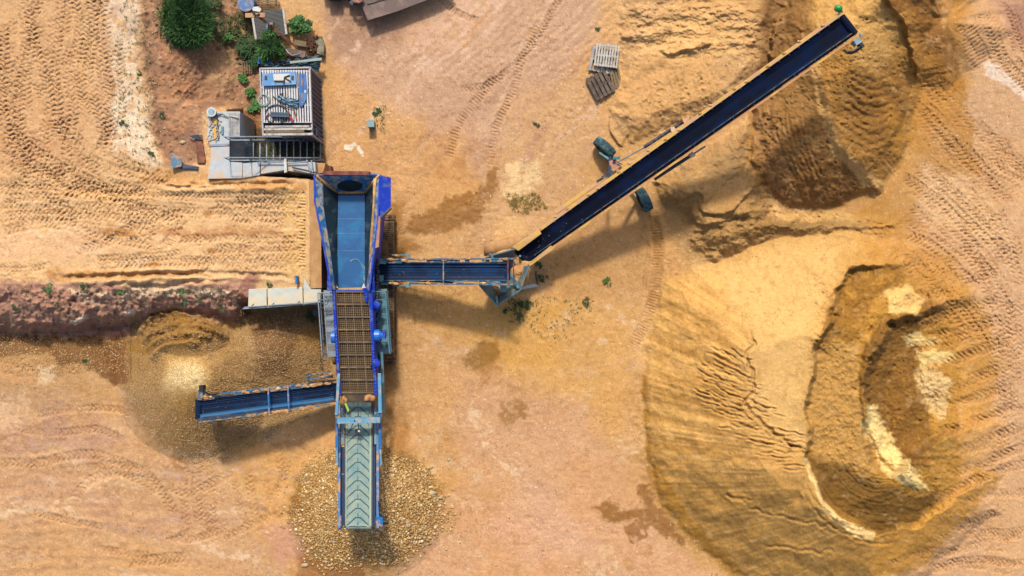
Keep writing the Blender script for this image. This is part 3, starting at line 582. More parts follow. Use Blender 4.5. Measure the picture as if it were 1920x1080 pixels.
paint([(1680, 450), (1780, 470), (1850, 600), (1870, 720), (1820, 720), (1780, 600), (1700, 520)], 'BA8640', 0.7, 24, 12, 5)
paint([(950, 310), (1010, 306), (1020, 345), (1000, 385), (950, 380), (940, 350)], 'E8C48A', 0.85, 16, 10, 6, mott=1.3)
paint([(945, 360), (1000, 362), (1022, 385), (985, 405), (950, 390)], 'A98138', 0.85, 10, 8, 5, mott=0.95, msc=6)
paint([(925, 405), (980, 405), (990, 450), (930, 455)], 'DFAF70', 0.8, 14, 8)
# dark damp splashes; painted shade beside the machine
PUD = [(757, 436), (775, 404), (800, 392), (835, 372), (862, 363), (885, 365), (900, 352), (915, 330), (930, 316), (940, 318), (934, 345), (922, 372), (900, 378), (905, 392), (905, 408), (885, 412), (862, 416), (845, 432), (810, 440)]
w, m = paint(PUD, '98641F', 0.92, 9, 12, 9); WET[w] = np.maximum(WET[w], m)
paint([(740, 372), (760, 380), (756, 440), (800, 470), (750, 480), (716, 480), (716, 430)], 'A06A26', 0.85, 18, 10, 6)
paint([(868, 672), (905, 640), (938, 640), (945, 665), (905, 690), (872, 690)], '9A6C2C', 0.88, 12, 9, 6)
paint([(885, 690), (935, 682), (938, 720), (900, 730)], 'B27C3C', 0.7, 12, 9, 6, mott=1.0)
paint([(938, 755), (985, 745), (992, 785), (950, 805), (940, 790)], '9A6C30', 0.8, 10, 9, 6, mott=1.1, msc=7)
paint([(885, 775), (915, 775), (935, 840), (900, 845)], 'E3BD90', 0.8, 14, 10, 6, mott=0.95, msc=8)
w, m = paint([(1108, 945), (1140, 940), (1160, 955), (1205, 955), (1200, 915), (1215, 905), (1245, 960), (1290, 1010), (1285, 1025), (1240, 1000), (1215, 985), (1165, 975), (1130, 975)], '936224', 0.92, 10, 11, 9); WET[w] = np.maximum(WET[w], m)
paint([(1165, 985), (1205, 980), (1210, 1000), (1195, 1022), (1165, 1005)], '97642F', 0.9, 4, 9, 7, mott=1.3)
for p_ in ([(718, 560), (745, 600), (742, 760), (722, 800), (715, 700)], [(718, 480), (760, 470), (760, 545), (722, 545)]): paint(p_, 'AD7530', 0.7, 14, 8, 4)  # strips along the screener: its shadow put into the soil colour
paint([(727, 760), (760, 770), (770, 850), (727, 840)], 'AC7536', 0.75, 18, 10, 5)
paint([(950, 590), (1010, 580), (1020, 610), (960, 618)], 'A98B55', 0.55, 16, 10, 6, mott=0.9, msc=7)
for c in ((655, 276, 9, 6, 0), (676, 284, 3.5, 12, -25), (664, 272, 5, 4, 0)): paint(ellipse(c[0], c[1], c[2], c[3], c[4]), 'EBDDC6', 0.95, 2, 3, 3)
blend(TRK * (0.6 + 0.4 * n2), 'B37F4E', 0.42)
blend(ss(n3, 0.15, 0.6), 'E6BE88', 0.18); blend(ss(-n3, 0.15, 0.6), '96642F', 0.22)
COL *= (1 + 0.09 * n4 + 0.06 * n2 + 0.07 * fbm(U / 300, V / 300, 2, 77))[..., None]
SATM = np.full(U.shape, 0.91)
for pl_ in (BIG, UP, MB): w, m, d = region(pl_, 60, 10, 3); SATM[w] = np.maximum(SATM[w], 0.91 + 0.08 * m)
SATM = np.maximum(SATM, 0.91 + 0.07 * ss(fbm(U / 150, V / 150, 2, 140), 0, .5) * (pm < .5))
sp1 = ss(vnoise(U / 2.4, V / 2.4, 120), .86, .96) * ss(fbm(U / 40, V / 40, 3, 121), -.25, .35); sp2 = ss(vnoise(U / 2.6, V / 2.6, 130), .88, .97) * ss(fbm(U / 50, V / 50, 3, 131), -.2, .4)
blend(sp1, '6B4726', 0.65); blend(sp2 * ss(0.985 - SATM, 0, .03), 'F2DDBB', 0.6)
COL *= np.array([1.0, 1.0, 0.96]); lum = COL.mean(-1, keepdims=True); COL = lum + (COL - lum) * SATM[..., None]
COL = np.clip(COL, 0.004, 0.9)

# ------------------------------------------------------------------ materials
def newmat(name):
    m = bpy.data.materials.new(name); m.use_nodes = True
    nt = m.node_tree; nt.nodes.clear()
    o = nt.nodes.new('ShaderNodeOutputMaterial'); b = nt.nodes.new('ShaderNodeBsdfPrincipled')
    nt.links.new(b.outputs[0], o.inputs[0]); return m, nt, b
def N(nt, t, **k):
    n = nt.nodes.new(t)
    for a, v in k.items():
        if hasattr(n, a): setattr(n, a, v)
        else: n.inputs[a.replace('_', ' ')].default_value = v
    return n
def soil_material():
    m, nt, b = newmat('earth'); L = nt.links.new
    at = N(nt, 'ShaderNodeAttribute', attribute_name='soil'); gr = N(nt, 'ShaderNodeAttribute', attribute_name='grain'); we = N(nt, 'ShaderNodeAttribute', attribute_name='damp')
    tc = N(nt, 'ShaderNodeTexCoord')
    na = N(nt, 'ShaderNodeTexNoise', Scale=5.0, Detail=8.0, Roughness=0.74); nb = N(nt, 'ShaderNodeTexNoise', Scale=2.2, Detail=5.0, Roughness=0.6)
    vo = N(nt, 'ShaderNodeTexVoronoi', Scale=24.0)
    for q in (na, nb, vo): L(tc.outputs['Object'], q.inputs['Vector'])
    mr = N(nt, 'ShaderNodeMapRange'); mr.inputs[1].default_value = 0.3; mr.inputs[2].default_value = 0.7; mr.inputs[3].default_value = 0.86; mr.inputs[4].default_value = 1.14
    L(na.outputs[0], mr.inputs[0])
    hv = N(nt, 'ShaderNodeHueSaturation'); L(at.outputs['Color'], hv.inputs['Color']); L(mr.outputs[0], hv.inputs['Value'])
    # grains: each cell its own lightness
    sp = N(nt, 'ShaderNodeSeparateColor'); L(vo.outputs['Color'], sp.inputs[0])
    m2 = N(nt, 'ShaderNodeMapRange'); m2.inputs[3].default_value = 0.68; m2.inputs[4].default_value = 1.32; L(sp.outputs[0], m2.inputs[0])
    h2 = N(nt, 'ShaderNodeHueSaturation'); L(hv.outputs[0], h2.inputs['Color']); L(m2.outputs[0], h2.inputs['Value'])
    mx = N(nt, 'ShaderNodeMix', data_type='RGBA'); L(gr.outputs['Fac'], mx.inputs[0]); L(hv.outputs[0], mx.inputs[6]); L(h2.outputs[0], mx.inputs[7])
    nf = N(nt, 'ShaderNodeTexNoise', Scale=17.0, Detail=3.0, Roughness=0.8); L(tc.outputs['Object'], nf.inputs['Vector'])
    mf = N(nt, 'ShaderNodeMapRange'); mf.inputs[1].default_value = 0.32; mf.inputs[2].default_value = 0.68; mf.inputs[3].default_value = 0.80; mf.inputs[4].default_value = 1.20; L(nf.outputs[0], mf.inputs[0])
    h3 = N(nt, 'ShaderNodeHueSaturation'); L(mx.outputs[2], h3.inputs['Color']); L(mf.outputs[0], h3.inputs['Value']); L(h3.outputs[0], b.inputs['Base Color'])
    rg = N(nt, 'ShaderNodeMapRange'); rg.inputs[3].default_value = 0.93; rg.inputs[4].default_value = 0.55; L(we.outputs['Fac'], rg.inputs[0]); L(rg.outputs[0], b.inputs['Roughness'])
    b.inputs['Specular IOR Level'].default_value = 0.2
    bu = N(nt, 'ShaderNodeBump', Strength=0.55, Distance=0.05); L(na.outputs[0], bu.inputs['Height'])
    b2 = N(nt, 'ShaderNodeBump', Distance=0.06); L(vo.outputs['Distance'], b2.inputs['Height']); b3 = N(nt, 'ShaderNodeBump', Strength=0.5, Distance=0.025); L(nf.outputs[0], b3.inputs['Height']); L(bu.outputs[0], b3.inputs['Normal']); L(b3.outputs[0], b2.inputs['Normal']); L(gr.outputs['Fac'], b2.inputs['Strength'])
    L(b2.outputs[0], b.inputs['Normal'])
    return m
SOIL = soil_material()

# ------------------------------------------------------------------ ground sheet -> objects
K = (CAMH - Z) / F
X = (U - 960.0) * K; Y = (540.0 - V) * K
# keep the plan monotonic so that steep faces stand upright instead of folding under
ci = int(np.searchsorted(us, 960)); cj = int(np.searchsorted(vs, 540)); eps = 0.014
ix = np.arange(NU)[None, :] * eps; iy = np.arange(NV)[:, None] * eps
Xr = X - ix; Xr[:, ci:] = np.maximum.accumulate(Xr[:, ci:], 1); Xr[:, :ci] = np.minimum.accumulate(Xr[:, :ci][:, ::-1], 1)[:, ::-1]; X = Xr + ix
Yr = Y + iy; Yr[cj:] = np.minimum.accumulate(Yr[cj:], 0); Yr[:cj] = np.maximum.accumulate(Yr[:cj][::-1], 0)[::-1]; Y = Yr - iy
UC = (U[:-1, :-1] + U[1:, 1:]) / 2; VC = (V[:-1, :-1] + V[1:, 1:]) / 2
REG = np.zeros(UC.shape, np.int8)
cx_ = UC + WX[:-1, :-1] * 6; cy_ = VC + WY[:-1, :-1] * 6
REG[(pm[:-1, :-1] > 0.03) & (VC < 660)] = 1
REG[(sdist([(225, 720), (238, 660), (262, 600), (330, 578), (430, 612), (462, 590), (560, 580), (600, 620), (590, 700), (500, 790), (400, 866), (330, 860), (270, 810)], cx_, cy_) > 0) & (REG == 0)] = 2
REG[sdist(ellipse(687, 950, 140, 116), cx_, cy_) > 0] = 3
REG[sdist(BIG, UC + WX[:-1, :-1] * 13, VC + WY[:-1, :-1] * 13) > 0] = 4
REG[(sdist(UP, UC + WX[:-1, :-1] * 9, VC + WY[:-1, :-1] * 9) > 0) & (REG != 4)] = 5
REG[(sdist(MB, cx_, cy_) > 0) & (REG == 0)] = 6
REG[(sdist(MA, cx_, cy_) > 0) & (REG == 0)] = 7
SPEC = [('ground', 'flat yard of orange and pinkish packed sand with tyre marks'), ('loading_platform', 'raised earth platform left of the blue hopper with a pink bank'),
        ('fine_gravel_heap', 'brown heap of fine gravel under the short left conveyor'), ('stone_heap_base', 'low mound of soil under the coarse stones'),
        ('sand_heap', 'large rilled sand heap, dug out on its right side'), ('sand_heap', 'tall crumbling sand heap under the stacker head'),
        ('sand_mound', 'grey-brown cracked sand mound just below the stacker'), ('sand_mound', 'low pale scraped sand mound beside the pallets')]
vid = np.arange(NU * NV).reshape(NV, NU)
quads = np.stack([vid[:-1, :-1], vid[1:, :-1], vid[1:, 1:], vid[:-1, 1:]], -1)
PV = np.stack([X, Y, Z], -1).reshape(-1, 3)
CV = np.concatenate([COL.reshape(-1, 3), np.ones((NU * NV, 1))], 1); GV = GR.reshape(-1); WV_ = WET.reshape(-1)
for r, (nm, lab) in enumerate(SPEC):
    q = quads[REG == r]
    ids, inv = np.unique(q, return_inverse=True); inv = inv.reshape(-1, 4)
    me = bpy.data.meshes.new(nm); me.vertices.add(len(ids)); me.vertices.foreach_set('co', PV[ids].astype(np.float32).ravel())
    me.loops.add(len(inv) * 4); me.loops.foreach_set('vertex_index', inv.astype(np.int32).ravel())
    me.polygons.add(len(inv)); me.polygons.foreach_set('loop_start', (np.arange(len(inv)) * 4).astype(np.int32))
    me.polygons.foreach_set('loop_total', np.full(len(inv), 4, np.int32))
    me.update(calc_edges=True)
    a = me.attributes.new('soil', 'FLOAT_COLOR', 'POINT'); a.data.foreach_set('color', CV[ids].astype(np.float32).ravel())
    a = me.attributes.new('grain', 'FLOAT', 'POINT'); a.data.foreach_set('value', GV[ids].astype(np.float32))
    a = me.attributes.new('damp', 'FLOAT', 'POINT'); a.data.foreach_set('value', WV_[ids].astype(np.float32))
    me.polygons.foreach_set('use_smooth', np.ones(len(inv), bool))
    me.materials.append(SOIL)
    o = bpy.data.objects.new(nm, me); C.objects.link(o); o['kind'] = 'structure'; o['label'] = lab
KM = 0.80
# ================================================================== OBJECT HELPERS
def mat(name, c, rough=0.6, metal=0.0, var=0.12, dirt=None, damt=0.5, dsc=1.6, bump=0.0, dsoft=0.06, spec=0.4):
    m, nt, b = newmat(name); L = nt.links.new
    tc = N(nt, 'ShaderNodeTexCoord'); no = N(nt, 'ShaderNodeTexNoise', Scale=3.5, Detail=6.0, Roughness=0.7); L(tc.outputs['Object'], no.inputs['Vector'])
    mr = N(nt, 'ShaderNodeMapRange'); mr.inputs[1].default_value = 0.3; mr.inputs[2].default_value = 0.7; mr.inputs[3].default_value = 1 - var; mr.inputs[4].default_value = 1 + var
    L(no.outputs[0], mr.inputs[0])
    hv = N(nt, 'ShaderNodeHueSaturation'); hv.inputs['Color'].default_value = (*(alb(c) * KM), 1); L(mr.outputs[0], hv.inputs['Value'])
    out = hv.outputs[0]
    if dirt:
        n2 = N(nt, 'ShaderNodeTexNoise', Scale=dsc, Detail=7.0, Roughness=0.68); L(tc.outputs['Object'], n2.inputs['Vector'])
        r = N(nt, 'ShaderNodeMapRange'); th = 0.68 - 0.36 * damt; r.inputs[1].default_value = th - dsoft; r.inputs[2].default_value = th + dsoft
        L(n2.outputs[0], r.inputs[0])
        mx = N(nt, 'ShaderNodeMix', data_type='RGBA'); L(r.outputs[0], mx.inputs[0]); L(out, mx.inputs[6]); mx.inputs[7].default_value = (*(alb(dirt) * .92), 1); out = mx.outputs[2]
        r2 = N(nt, 'ShaderNodeMapRange'); r2.inputs[3].default_value = rough; r2.inputs[4].default_value = 0.9; L(r.outputs[0], r2.inputs[0]); L(r2.outputs[0], b.inputs['Roughness'])
    else: b.inputs['Roughness'].default_value = rough
    L(out, b.inputs['Base Color']); b.inputs['Metallic'].default_value = metal; b.inputs['Specular IOR Level'].default_value = spec
    if bump:
        bu = N(nt, 'ShaderNodeBump', Strength=bump, Distance=0.03); L(no.outputs[0], bu.inputs['Height']); L(bu.outputs[0], b.inputs['Normal'])
    return m
DUST = 'C99A66'
M = dict(
    blue=mat('blue_paint', '1F74B6', 0.5, dirt=DUST, damt=0.34, dsc=2.2), deep=mat('deep_blue_paint', '0A3CC4', 0.5, dirt='5A6E98', damt=0.28, dsc=2.5, spec=0.3),
    worn=mat('worn_blue_paint', '2A78B8', 0.55, dirt='B0A898', damt=0.5, dsc=2.8, dsoft=0.05), liner=mat('dark_steel_liner', '33454E', 0.4, 0.3, dirt='5C6E74', damt=0.3, dsc=1.2),
    beltblue=mat('blue_feeder_belt', '0A62A2', 0.5, dirt='2A7AB0', damt=0.35, dsc=1.2), navy=mat('navy_belt', '0B2547', 0.5, dirt='123A66', damt=0.4, dsc=0.9, spec=0.15),  # feeder belt in its own blue, then the navy belts
    navy2=mat('dark_navy_belt', '050F26', 0.62, dirt='0A1C3C', damt=0.4, dsc=0.8, spec=0.1), frame=mat('weathered_blue_steel', '24688F', 0.55, dirt='A88C6A', damt=0.42, dsc=3.5, dsoft=0.03),
    dsteel=mat('dark_blue_steel', '203A55', 0.5, dirt='7D6A54', damt=0.22, dsc=3.5), sky=mat('light_blue_steel', '68A8CC', 0.5, dirt='B8A88C', damt=0.34, dsc=3),
    teal=mat('teal_grey_steel', '5E93A2', 0.45, dirt='8E8A78', damt=0.25, dsc=3), chev=mat('grey_green_belt', '6F9698', 0.65, dirt='9AA897', damt=0.5, dsc=2.2, dsoft=.12), cleat=mat('dark_cleats', '2D4F56', 0.6),
    strip=mat('pale_green_strip', 'A9BCA2', 0.6), rust=mat('rusty_steel', '7A4A38', 0.8, dirt='A0643F', damt=0.4, dsc=3), maroon=mat('maroon_steel', '6A2A2E', 0.7, dirt='92594A', damt=0.35, dsc=3),
    pinkst=mat('faded_pink_steel', 'B98270', 0.7, dirt='C99A66', damt=0.35), wire=mat('sandy_wire', '8E7452', 0.7, 0.1), chute=mat('brown_chute', '33291E', 0.9, dirt='5E482C', damt=0.4, dsc=1.5),
    bar=mat('dusty_cross_bar', '6E5F4C', 0.85, dirt='94744C', damt=0.4), sand=mat('caked_sand', 'C8935A', 0.95, dirt='E0BA88', damt=0.4, dsc=3, bump=0.7), orange=mat('heaped_sand', 'D79C62', 0.95, bump=0.5),
    yel=mat('yellow_paint', 'F6C464', 0.5, dirt='D9A880', damt=0.42, dsc=1.5), peach=mat('dusty_yellow_paint', 'DDA066', 0.6, dirt='E8B860', damt=0.4, dsc=1.5), lime=mat('lime_tag', 'B5D95A', 0.6),
    tyre=mat('dusty_tyre', '34545E', 0.85, dirt='5B8284', damt=0.5, dsc=3), black=mat('black_rubber', '14181E', 0.6), white=mat('white_plastic', 'E4E4DC', 0.5, dirt='BDB8A8', damt=0.3, dsc=3),
    conc=mat('concrete', 'CCD4D8', 0.9, dirt='DAB890', damt=0.30, dsc=0.9, bump=0.3), concs=mat('sand_covered_concrete', 'D6A872', 0.95, var=.2, dirt='B8854E', damt=0.45, dsc=2.5, dsoft=.15, bump=0.6),
    wood=mat('pale_weathered_wood', 'D8D2C6', 0.85, dirt='A79E92', damt=0.4, dsc=4), wood2=mat('dark_weathered_wood', '5E5148', 0.9, dirt='77695C', damt=0.4, dsc=4), wood3=mat('brown_weathered_wood', '8E7A5C', 0.9, dirt='746347', damt=0.4, dsc=4),
    wood4=mat('grey_boards', 'A9A9AC', 0.9, dirt='C7BFB4', damt=0.4, dsc=4), cont=mat('grey_blue_sheet', '223C66', 0.6, dirt='3C4E6C', damt=0.3, dsc=2), galv=mat('galvanised_steel', 'A6B3BE', 0.45, 0.3, dirt='8C8F8E', damt=0.3, dsc=4),
    green=mat('green_cap', '1FA552', 0.4), roofw=mat('slat_wood', 'E6E6E8', 0.85, dirt='C7B39C', damt=0.25, dsc=4), plas=mat('pale_plastic_sheet', 'A9C4D2', 0.3, dirt='6C93AE', damt=0.5, dsc=4, bump=0.8),
    red=mat('red_cloth', 'D8434E', 0.8), hose=mat('dark_hose', '2E3436', 0.6), hoseg=mat('pale_hose', '9DB5A6', 0.6), yell=mat('yellow_plastic', 'F0B428', 0.5), bpipe=mat('blue_pipe', '2E86C8', 0.35),
    tarp=mat('dark_tarpaulin', '27434E', 0.45, dirt='4B6A70', damt=0.4, dsc=3, bump=0.6), brick=mat('dark_brick', '4A2620', 0.9, dirt='6B3A30', damt=0.4, dsc=5), stone=mat('pale_stone', 'D2BC92', 0.9, bump=0.5), plate=mat('brown_plate', '76625A', 0.75, dirt='8D786E', damt=0.4, dsc=1.5, bump=0.2),
    leaf=mat('dark_leaf', '2E5822', 0.8, var=0.5), leaf2=mat('green_leaf', '4A7E30', 0.75, var=0.45), leaf3=mat('olive_leaf', '53602E', 0.8, var=0.35), leaf4=mat('dry_leaf', '8A7434', 0.85, var=0.3), stem=mat('stem', '5A452E', 0.9))

class MB:
    def __init__(s): s.v = []; s.f = []; s.cut = []
    def add(s, vs_, fs):
        n = len(s.v); s.cut.append((n, len(s.f))); s.v += [tuple(x) for x in vs_]; s.f += [tuple(i + n for i in f) for f in fs]; return s
    def prism(s, top, t, bottom=None):
        """top outline (3-D), extruded down by t"""
        n = len(top); bt = bottom or [(p[0], p[1], p[2] - t) for p in top]
        a = sum((top[i][0] * top[(i + 1) % n][1] - top[(i + 1) % n][0] * top[i][1]) for i in range(n))
        idx = list(range(n)); lo = list(range(n, 2 * n))
        if a < 0: idx = idx[::-1]; lo = lo[::-1]
        fs = [tuple(idx), tuple(lo[::-1])] + [(idx[i], lo[i], lo[(i + 1) % n], idx[(i + 1) % n]) for i in range(n)]
        return s.add(list(top) + bt, fs)
    def px(s, pts, z, t): return s.prism([P(u, v, z) for u, v in pts], t)
    def pz(s, pts, t): return s.prism([P(*p) for p in pts], t)
    def rect(s, u0, v0, u1, v1, z, t): return s.px([(u0, v0), (u1, v0), (u1, v1), (u0, v1)], z, t)
    def beam(s, a, b, w, h, up=(0, 0, 1)):
        a = Vector(a); b = Vector(b); d = (b - a)
        if d.length < 1e-6: return s
        d.normalize(); r = d.cross(Vector(up))
        if r.length < 1e-4: r = d.cross(Vector((1, 0, 0)))
        r.normalize(); q = r.cross(d); r = r * w / 2; q = q * h / 2
        vs_ = [a - r - q, a + r - q, a + r + q, a - r + q, b - r - q, b + r - q, b + r + q, b - r + q]
        return s.add(vs_, [(0, 1, 2, 3), (7, 6, 5, 4), (0, 4, 5, 1), (1, 5, 6, 2), (2, 6, 7, 3), (3, 7, 4, 0)])
    def bpx(s, a, b, w, h): return s.beam(P(*a), P(*b), w, h)
    def tube(s, pts, r, n=8, caps=True):
        pts = [Vector(p) for p in pts]; rings = []; prev = None
        for i, p in enumerate(pts):
            d = (pts[min(i + 1, len(pts) - 1)] - pts[max(i - 1, 0)]).normalized()
            x = d.cross(Vector((0, 0, 1)))
            if x.length < 1e-3: x = d.cross(Vector((1, 0, 0)))
            x.normalize(); y = x.cross(d); rr = r[i] if isinstance(r, (list, tuple)) else r
            rings.append([p + x * rr * math.cos(2 * math.pi * k / n) + y * rr * math.sin(2 * math.pi * k / n) for k in range(n)])
        vs_ = [q for R in rings for q in R]; fs = []
        for i in range(len(pts) - 1):
            for k in range(n): fs.append((i * n + k, i * n + (k + 1) % n, (i + 1) * n + (k + 1) % n, (i + 1) * n + k))
        if caps: fs += [tuple(range(n))[::-1], tuple(range((len(pts) - 1) * n, len(pts) * n))]
        return s.add(vs_, fs)
    def plate(s, pts, t):
        """any 3-D polygon given thickness t along its normal"""
        pts = [Vector(p) for p in pts]; n = (pts[1] - pts[0]).cross(pts[2] - pts[0]).normalized()
        if n.z < 0: pts = pts[::-1]; n = -n
        k = len(pts); lo = [p - n * t for p in pts]
        return s.add(pts + lo, [tuple(range(k)), tuple(range(k, 2 * k))[::-1]] + [(i, k + i, k + (i + 1) % k, (i + 1) % k) for i in range(k)])
    def blob(s, c, rx, ry, rz, seed=0, rough=0.2, nu=9, nv=6, flat=False):
        g = random.Random(seed); vs_ = []; fs = []
        for j in range(1, nv):
            ph = math.pi * j / nv
            for i in range(nu):
                th = 2 * math.pi * i / nu; k = 1 + g.uniform(-rough, rough)
                vs_.append((c[0] + rx * k * math.sin(ph) * math.cos(th), c[1] + ry * k * math.sin(ph) * math.sin(th), c[2] + rz * k * math.cos(ph)))
        vs_ += [(c[0], c[1], c[2] + rz), (c[0], c[1], c[2] - rz)]; T = len(vs_) - 2
        for j in range(nv - 2):
            for i in range(nu): fs.append((j * nu + i, (j + 1) * nu + i, (j + 1) * nu + (i + 1) % nu, j * nu + (i + 1) % nu))
        for i in range(nu): fs.append((T, i, (i + 1) % nu)); fs.append((T + 1, (nv - 2) * nu + (i + 1) % nu, (nv - 2) * nu + i))
        return s.add(vs_, fs)
    def build(s, name, m, parent=None, smooth=False, label=None, bevel=0):
        off = Vector((0, 0, 0)); p = parent
        while p is not None: off = off + p.location; p = p.parent
        me = bpy.data.meshes.new(name); me.from_pydata([(x - off.x, y - off.y, z - off.z) for x, y, z in s.v], [], s.f)
        me.validate(); me.materials.append(m)
        if smooth: me.polygons.foreach_set('use_smooth', [True] * len(me.polygons))
        o = bpy.data.objects.new(name, me); C.objects.link(o); o.parent = parent
        if label: o['label'] = label
        if bevel:
            b = o.modifiers.new('bevel', 'BEVEL'); b.width = bevel; b.segments = 2; b.limit_method = 'ANGLE'
        return o
def each(mb, name, m, parent, **k):
    """every added shape becomes a part of its own"""
    cuts = mb.cut + [(len(mb.v), len(mb.f))]; o = None
    for (v0, f0), (v1, f1) in zip(cuts, cuts[1:]):
        q = MB(); q.v = mb.v[v0:v1]; q.f = [tuple(i - v0 for i in f) for f in mb.f[f0:f1]]; o = q.build(name, m, parent, **k)
    return o
def tag(o, label, cat, group=None, kind=None):
    o['label'] = label; o['category'] = cat
    if group: o['group'] = group
    if kind: o['kind'] = kind
    return o
def thing(name, loc, label, cat, group=None):
    o = bpy.data.objects.new(name, None); C.objects.link(o); o.location = loc; o.empty_display_size = 0.3
    return tag(o, label, cat, group)
def one(mb, name, m, label, cat, group=None, loc=None, **k):
    """a thing that is one mesh, its origin at its base"""
    vs_ = mb.v; c = loc or Vector((sum(v[0] for v in vs_) / len(vs_), sum(v[1] for v in vs_) / len(vs_), min(v[2] for v in vs_)))
    mb.v = [(x - c[0], y - c[1], z - c[2]) for x, y, z in vs_]
    o = mb.build(name, m, None, **k); o.location = c; return tag(o, label, cat, group)
def lerp(a, b, t): return a + (b - a) * t
def bel(p, z): return Vector((p[0], p[1], z))

def heap(c, rx, ry, h, seed=0, rot=0.0, mb=None):
    """low irregular heap of loose sand"""
    mb = mb or MB(); n, m = 26, 9; vs_ = [(c[0], c[1], c[2] + h)]; fs = []
    for j in range(1, m + 1):
        for i in range(n):
            t = 2 * math.pi * i / n; k = 1 + .16 * math.sin(3 * t + seed) + .1 * math.sin(5 * t + seed * 2.3) + .04 * math.sin(11 * t + seed)
            q = j / m; x = rx * q * k * math.cos(t); y = ry * q * k * math.sin(t)
            z = h * (1 - q) ** .8 * (1 + .25 * math.sin(7 * t + j * 2 + seed)) - (.12 if j == m else 0)
            vs_.append((c[0] + x * math.cos(rot) - y * math.sin(rot), c[1] + x * math.sin(rot) + y * math.cos(rot), c[2] + z))
    for i in range(n): fs.append((0, 1 + i, 1 + (i + 1) % n))
    for j in range(m - 1):
        for i in range(n): fs.append((1 + j * n + i, 1 + (j + 1) * n + i, 1 + (j + 1) * n + (i + 1) % n, 1 + j * n + (i + 1) % n))
    return mb.add(vs_, fs)
# ================================================================== SCREENING MACHINE
S = thing('screening_machine', P(668, 600, 0), 'long blue tracked screening machine with hopper, mesh deck and three discharge conveyors', 'screening machine')
# crawler tracks
for (u0, u1) in ((622, 648), (711, 739)):
    a = MB(); v0, v1 = 418, 668; uc = (u0 + u1) / 2; hw = (u1 - u0) / 2
    pa, pb_ = P(uc, v0, 0.9), P(uc, v1, 0.9); W = hw * 2 * 43.1 / F
    for k in range(64):
        y = lerp(pa.y, pb_.y, k / 63); a.beam((pa.x - W / 2, y, 0.875), (pa.x + W / 2, y, 0.875), 0.066, 0.07)
        a.beam((pa.x - W / 2, y, 0.095), (pa.x + W / 2, y, 0.095), 0.066, 0.07)
    a.beam((pa.x, pa.y + .1, 0.5), (pa.x, pb_.y - .1, 0.5), W * 0.8, 0.70)
    for y, s_ in ((pa.y, 1), (pb_.y, -1)):
        for t in np.linspace(-1.4, 1.4, 9):
            a.beam((pa.x - W / 2, y + s_ * 0.38 * math.cos(t), 0.49 + 0.38 * math.sin(t)), (pa.x + W / 2, y + s_ * 0.38 * math.cos(t), 0.49 + 0.38 * math.sin(t)), 0.07, 0.08)
    a.build('crawler_track', mat('dusty_track_shoes', '6E5238', 0.9, dirt='97754E', damt=0.5, dsc=4), S)
MB().rect(640, 400, 712, 700, 1.55, 0.55).rect(655, 690, 700, 860, 1.3, 0.4).build('chassis', M['dsteel'], S)
# hopper
HL = [(589, 329), (590, 378), (608, 468), (622, 544)]; HR = [(712, 327), (709, 400), (702, 464), (692, 545)]
ML = [(606, 345), (606, 385), (619, 470), (628, 543)]; MR = [(700, 345), (698, 400), (694, 464), (688, 543)]
BL = [(634, 363), (634, 400), (633, 470), (632, 541)]; BR = [(684, 363), (684, 400), (684, 470), (684, 541)]
zr, zm, zb = 3.7, 3.35, 2.55
hop = MB()
for A in (HL, HR):
    for i in range(3):
        a, b = P(*A[i], zr), P(*A[i + 1], zr)
        hop.add([a, b, bel(b, 1.5), bel(a, 1.5)], [(0, 1, 2, 3)]); hop.beam(a - Vector((0, 0, .05)), b - Vector((0, 0, .05)), 0.07, 0.1)
hop.beam(P(589, 329, zr - .06), P(712, 327, zr - .06), .06, .1); hop.beam(P(622, 544, zr - .5), P(692, 545, zr - .5), .06, .1)
hw_ = hop.build('hopper', M['deep'], S)
for A, Bm in ((HL, ML), (HR, MR)):
    a = MB()
    for i in range(3): a.plate([P(*A[i], zr), P(*A[i + 1], zr), P(*Bm[i + 1], zm), P(*Bm[i], zm)], 0.02)
    a.build('upper_wall', M['worn'], hw_)
for A, Bm in ((ML, BL), (MR, BR)):
    a = MB()
    for i in range(3): a.plate([P(*A[i], zm), P(*A[i + 1], zm), P(*Bm[i + 1], zb), P(*Bm[i], zb)], 0.02)
    a.build('lower_wall', M['liner'], hw_)
MB().plate([P(592, 328, zr), P(711, 327, zr), P(684, 363, zb), P(634, 363, zb)], 0.02).plate([P(592, 328, zr), P(634, 363, zb), P(606, 345, zm - .1)], .01).plate([P(711, 327, zr), P(684, 363, zb), P(700, 345, zm - .1)], .01).build('back_wall', M['worn'], hw_)
a = MB(); el = [(656 + 24 * math.cos(t), 349 + 10 * math.sin(t)) for t in np.linspace(0, 2 * math.pi, 22)[:-1]]
def bwz(v):
    a_, b_ = P(656, 328, zr), P(656, 363, zb); s_ = 0.0
    for _ in range(30):
        q = a_.lerp(b_, s_); vv = 540 - q.y * F / (CAMH - q.z); s_ += (v - vv) / 35.0
    return a_.lerp(b_, s_).z + .04
a.plate([P(u, v, bwz(v)) for u, v in el], 0.012).build('dark_oval', M['black'], hw_)  # flat black oval laid on the back wall
a = MB()
for (u0, v0, u1, v1) in ((594, 329, 634, 362), (711, 328, 684, 362)): a.tube([P(u0, v0, bwz(v0)), P((u0 + u1) / 2, (v0 + v1) / 2, bwz((v0 + v1) / 2) + .04), P(u1, v1, bwz(v1))], [0.05, 0.10, 0.05], 7)
a.tube([P(634, 361, zb + .06), P(660, 361, zb + .1), P(684, 361, zb + .06)], 0.07, 7); a.tube([P(703, 335, 3.55), P(701, 380, 3.45), P(697, 440, 3.45), P(691, 540, 3.4)], [.08, .05, .07, .04], 7)
each(a, 'caked_sand', M['sand'], hw_, smooth=True)
